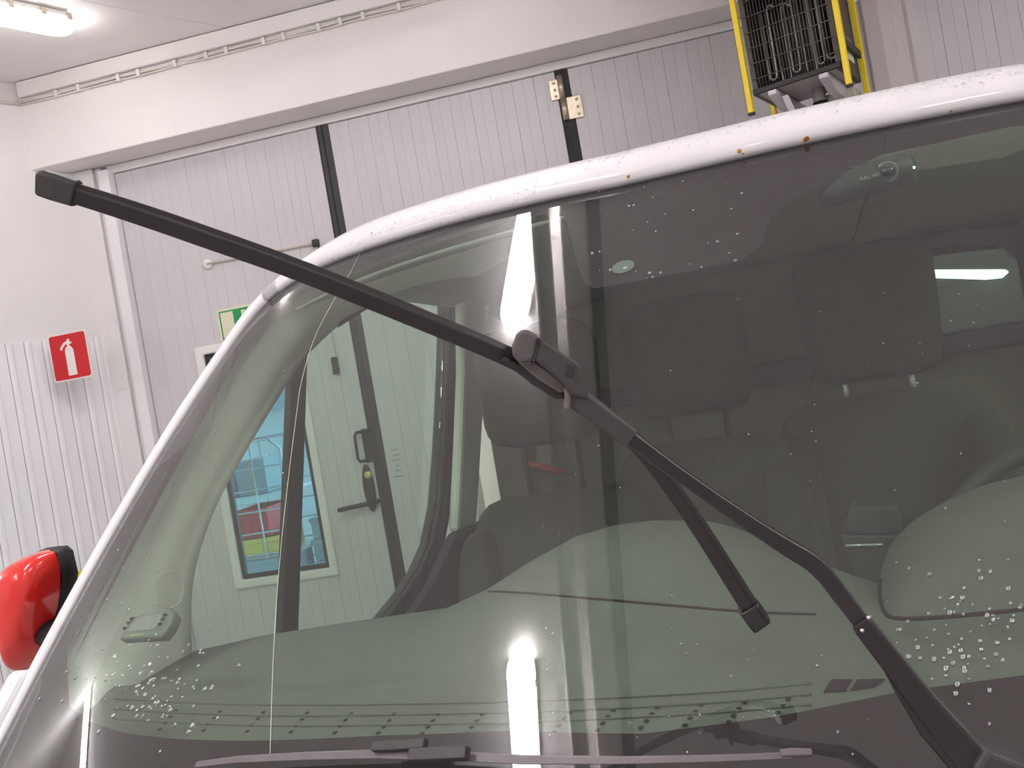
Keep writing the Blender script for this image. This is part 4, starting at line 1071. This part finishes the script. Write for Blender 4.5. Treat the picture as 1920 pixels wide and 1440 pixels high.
# ------------------------------------------------------------------ things stuck on the windscreen
# dash camera
pd = G(1625, 335); pd = pd + (pd - OV).normalized() * .045
dc = empty('dash_camera', v2w(pd.x, pd.y, pd.z)); tag(dc, 'black dash camera behind the top of the windscreen', 'camera')
dc.rotation_euler = (0, 0, VROT)
def dl(px, py, off): p = G(px, py); return p + (p - OV).normalized() * -off - pd
M_dc = mat('camera_black', srgb(60, 60, 60), .5)
tube('camera_body', [dl(1536, 364, -.04), dl(1546, 362, -.04), dl(1625, 337, -.04), dl(1700, 318, -.04), dl(1712, 315, -.04)], [.014, .019, .0195, .019, .014], M_dc, dc, n=18)
lc = dl(1664, 322, -.02)
ln = (OV - (lc + pd)).normalized()
lathe('lens_barrel', [(.0125, -.008), (.0125, .001), (.011, .003), (.0095, .0015)], lc, ln, mat('lens_ring', srgb(130, 130, 128), .3, .4), dc, n=24)
rounded('lens', lc + ln * .0015, (.017, .017, .012), mat('lens_glass', srgb(20, 22, 26), .05, spec=1.0), dc, r=1)
tube('status_light', [dl(1712, 314, -.025), dl(1714, 314, -.022)], .0018, emis('blue_led', (.2, .4, 1, 1), 3.0), dc)
box('camera_mount', tuple(dl(1600, 330, -.02) - Vector((.015, .0, .004))), tuple(dl(1600, 330, -.02) + Vector((.015, .02, .012))), M_dc, dc, bevel=.002)
fc = bpy.data.curves.new('camera_lettering', 'FONT'); fc.body = 'FULL HD'; fc.size = .0058; fc.extrude = .0002; fc.align_x = 'CENTER'
fo_ = bpy.data.objects.new('lettering_curve', fc); COL.objects.link(fo_); bpy.context.view_layer.update()
fm = bpy.data.meshes.new_from_object(fo_.evaluated_get(bpy.context.evaluated_depsgraph_get())); bpy.data.objects.remove(fo_)
fm.materials.clear(); fm.materials.append(mat('print_white', srgb(190, 190, 188), .5))
fo = bpy.data.objects.new('lettering', fm); COL.objects.link(fo); fo.parent = dc
lp = dl(1631, 334, -.017); bx = (dl(1650, 327, -.017) - dl(1610, 338, -.017)).normalized(); bz = (OV - (lp + pd)).normalized(); by = bz.cross(bx).normalized(); bz = bx.cross(by)
mm = Matrix((bx, by, bz)).transposed().to_4x4(); mm.translation = lp; fo.matrix_local = mm
tube('lettering_rule', [dl(1612, 328, -.017), dl(1650, 321, -.017)], .0004, MATS['print_white'], dc, n=4)
# electronic parking disc in the lower corner
pk = G(272, 1170)
pd_ = empty('parking_disc', v2w(pk.x, pk.y, pk.z), VROT); tag(pd_, 'small grey electronic parking disc low on the left pillar side of the windscreen', 'parking disc')
def kl(px, py, off): p = G(px, py); return p + (p - OV).normalized() * -off - pk
nn = gn(pk.x, pk.z)
prism('case', [kl(222, 1199, -.006), kl(246, 1156, -.006), (kl(320, 1141, -.006)), kl(325, 1150, -.006), kl(318, 1172, -.006), kl(302, 1194, -.006)], nn * -.014, mat('disc_case', srgb(122, 122, 116), .5), pd_, bevel=.003)
prism('display', [kl(239, 1184, -.005), kl(256, 1158, -.005), kl(305, 1150, -.005), kl(291, 1180, -.005)], nn * -.003, mat('disc_display', srgb(160, 152, 154), .25), pd_)
for a_, b_ in ((234, 1178), (241, 1168), (247, 1160), (300, 1170), (305, 1161), (310, 1153)):
    rounded('key', kl(a_, b_, -.0045), (.006, .003, .004), M_rubber, pd_, r=.6)
prism('print_line', [kl(243, 1191, -.0055), kl(270, 1188, -.0055), kl(270, 1190, -.0055), kl(243, 1193, -.0055)], nn * -.001, mat('print_yellow', srgb(190, 180, 120), .5), pd_)
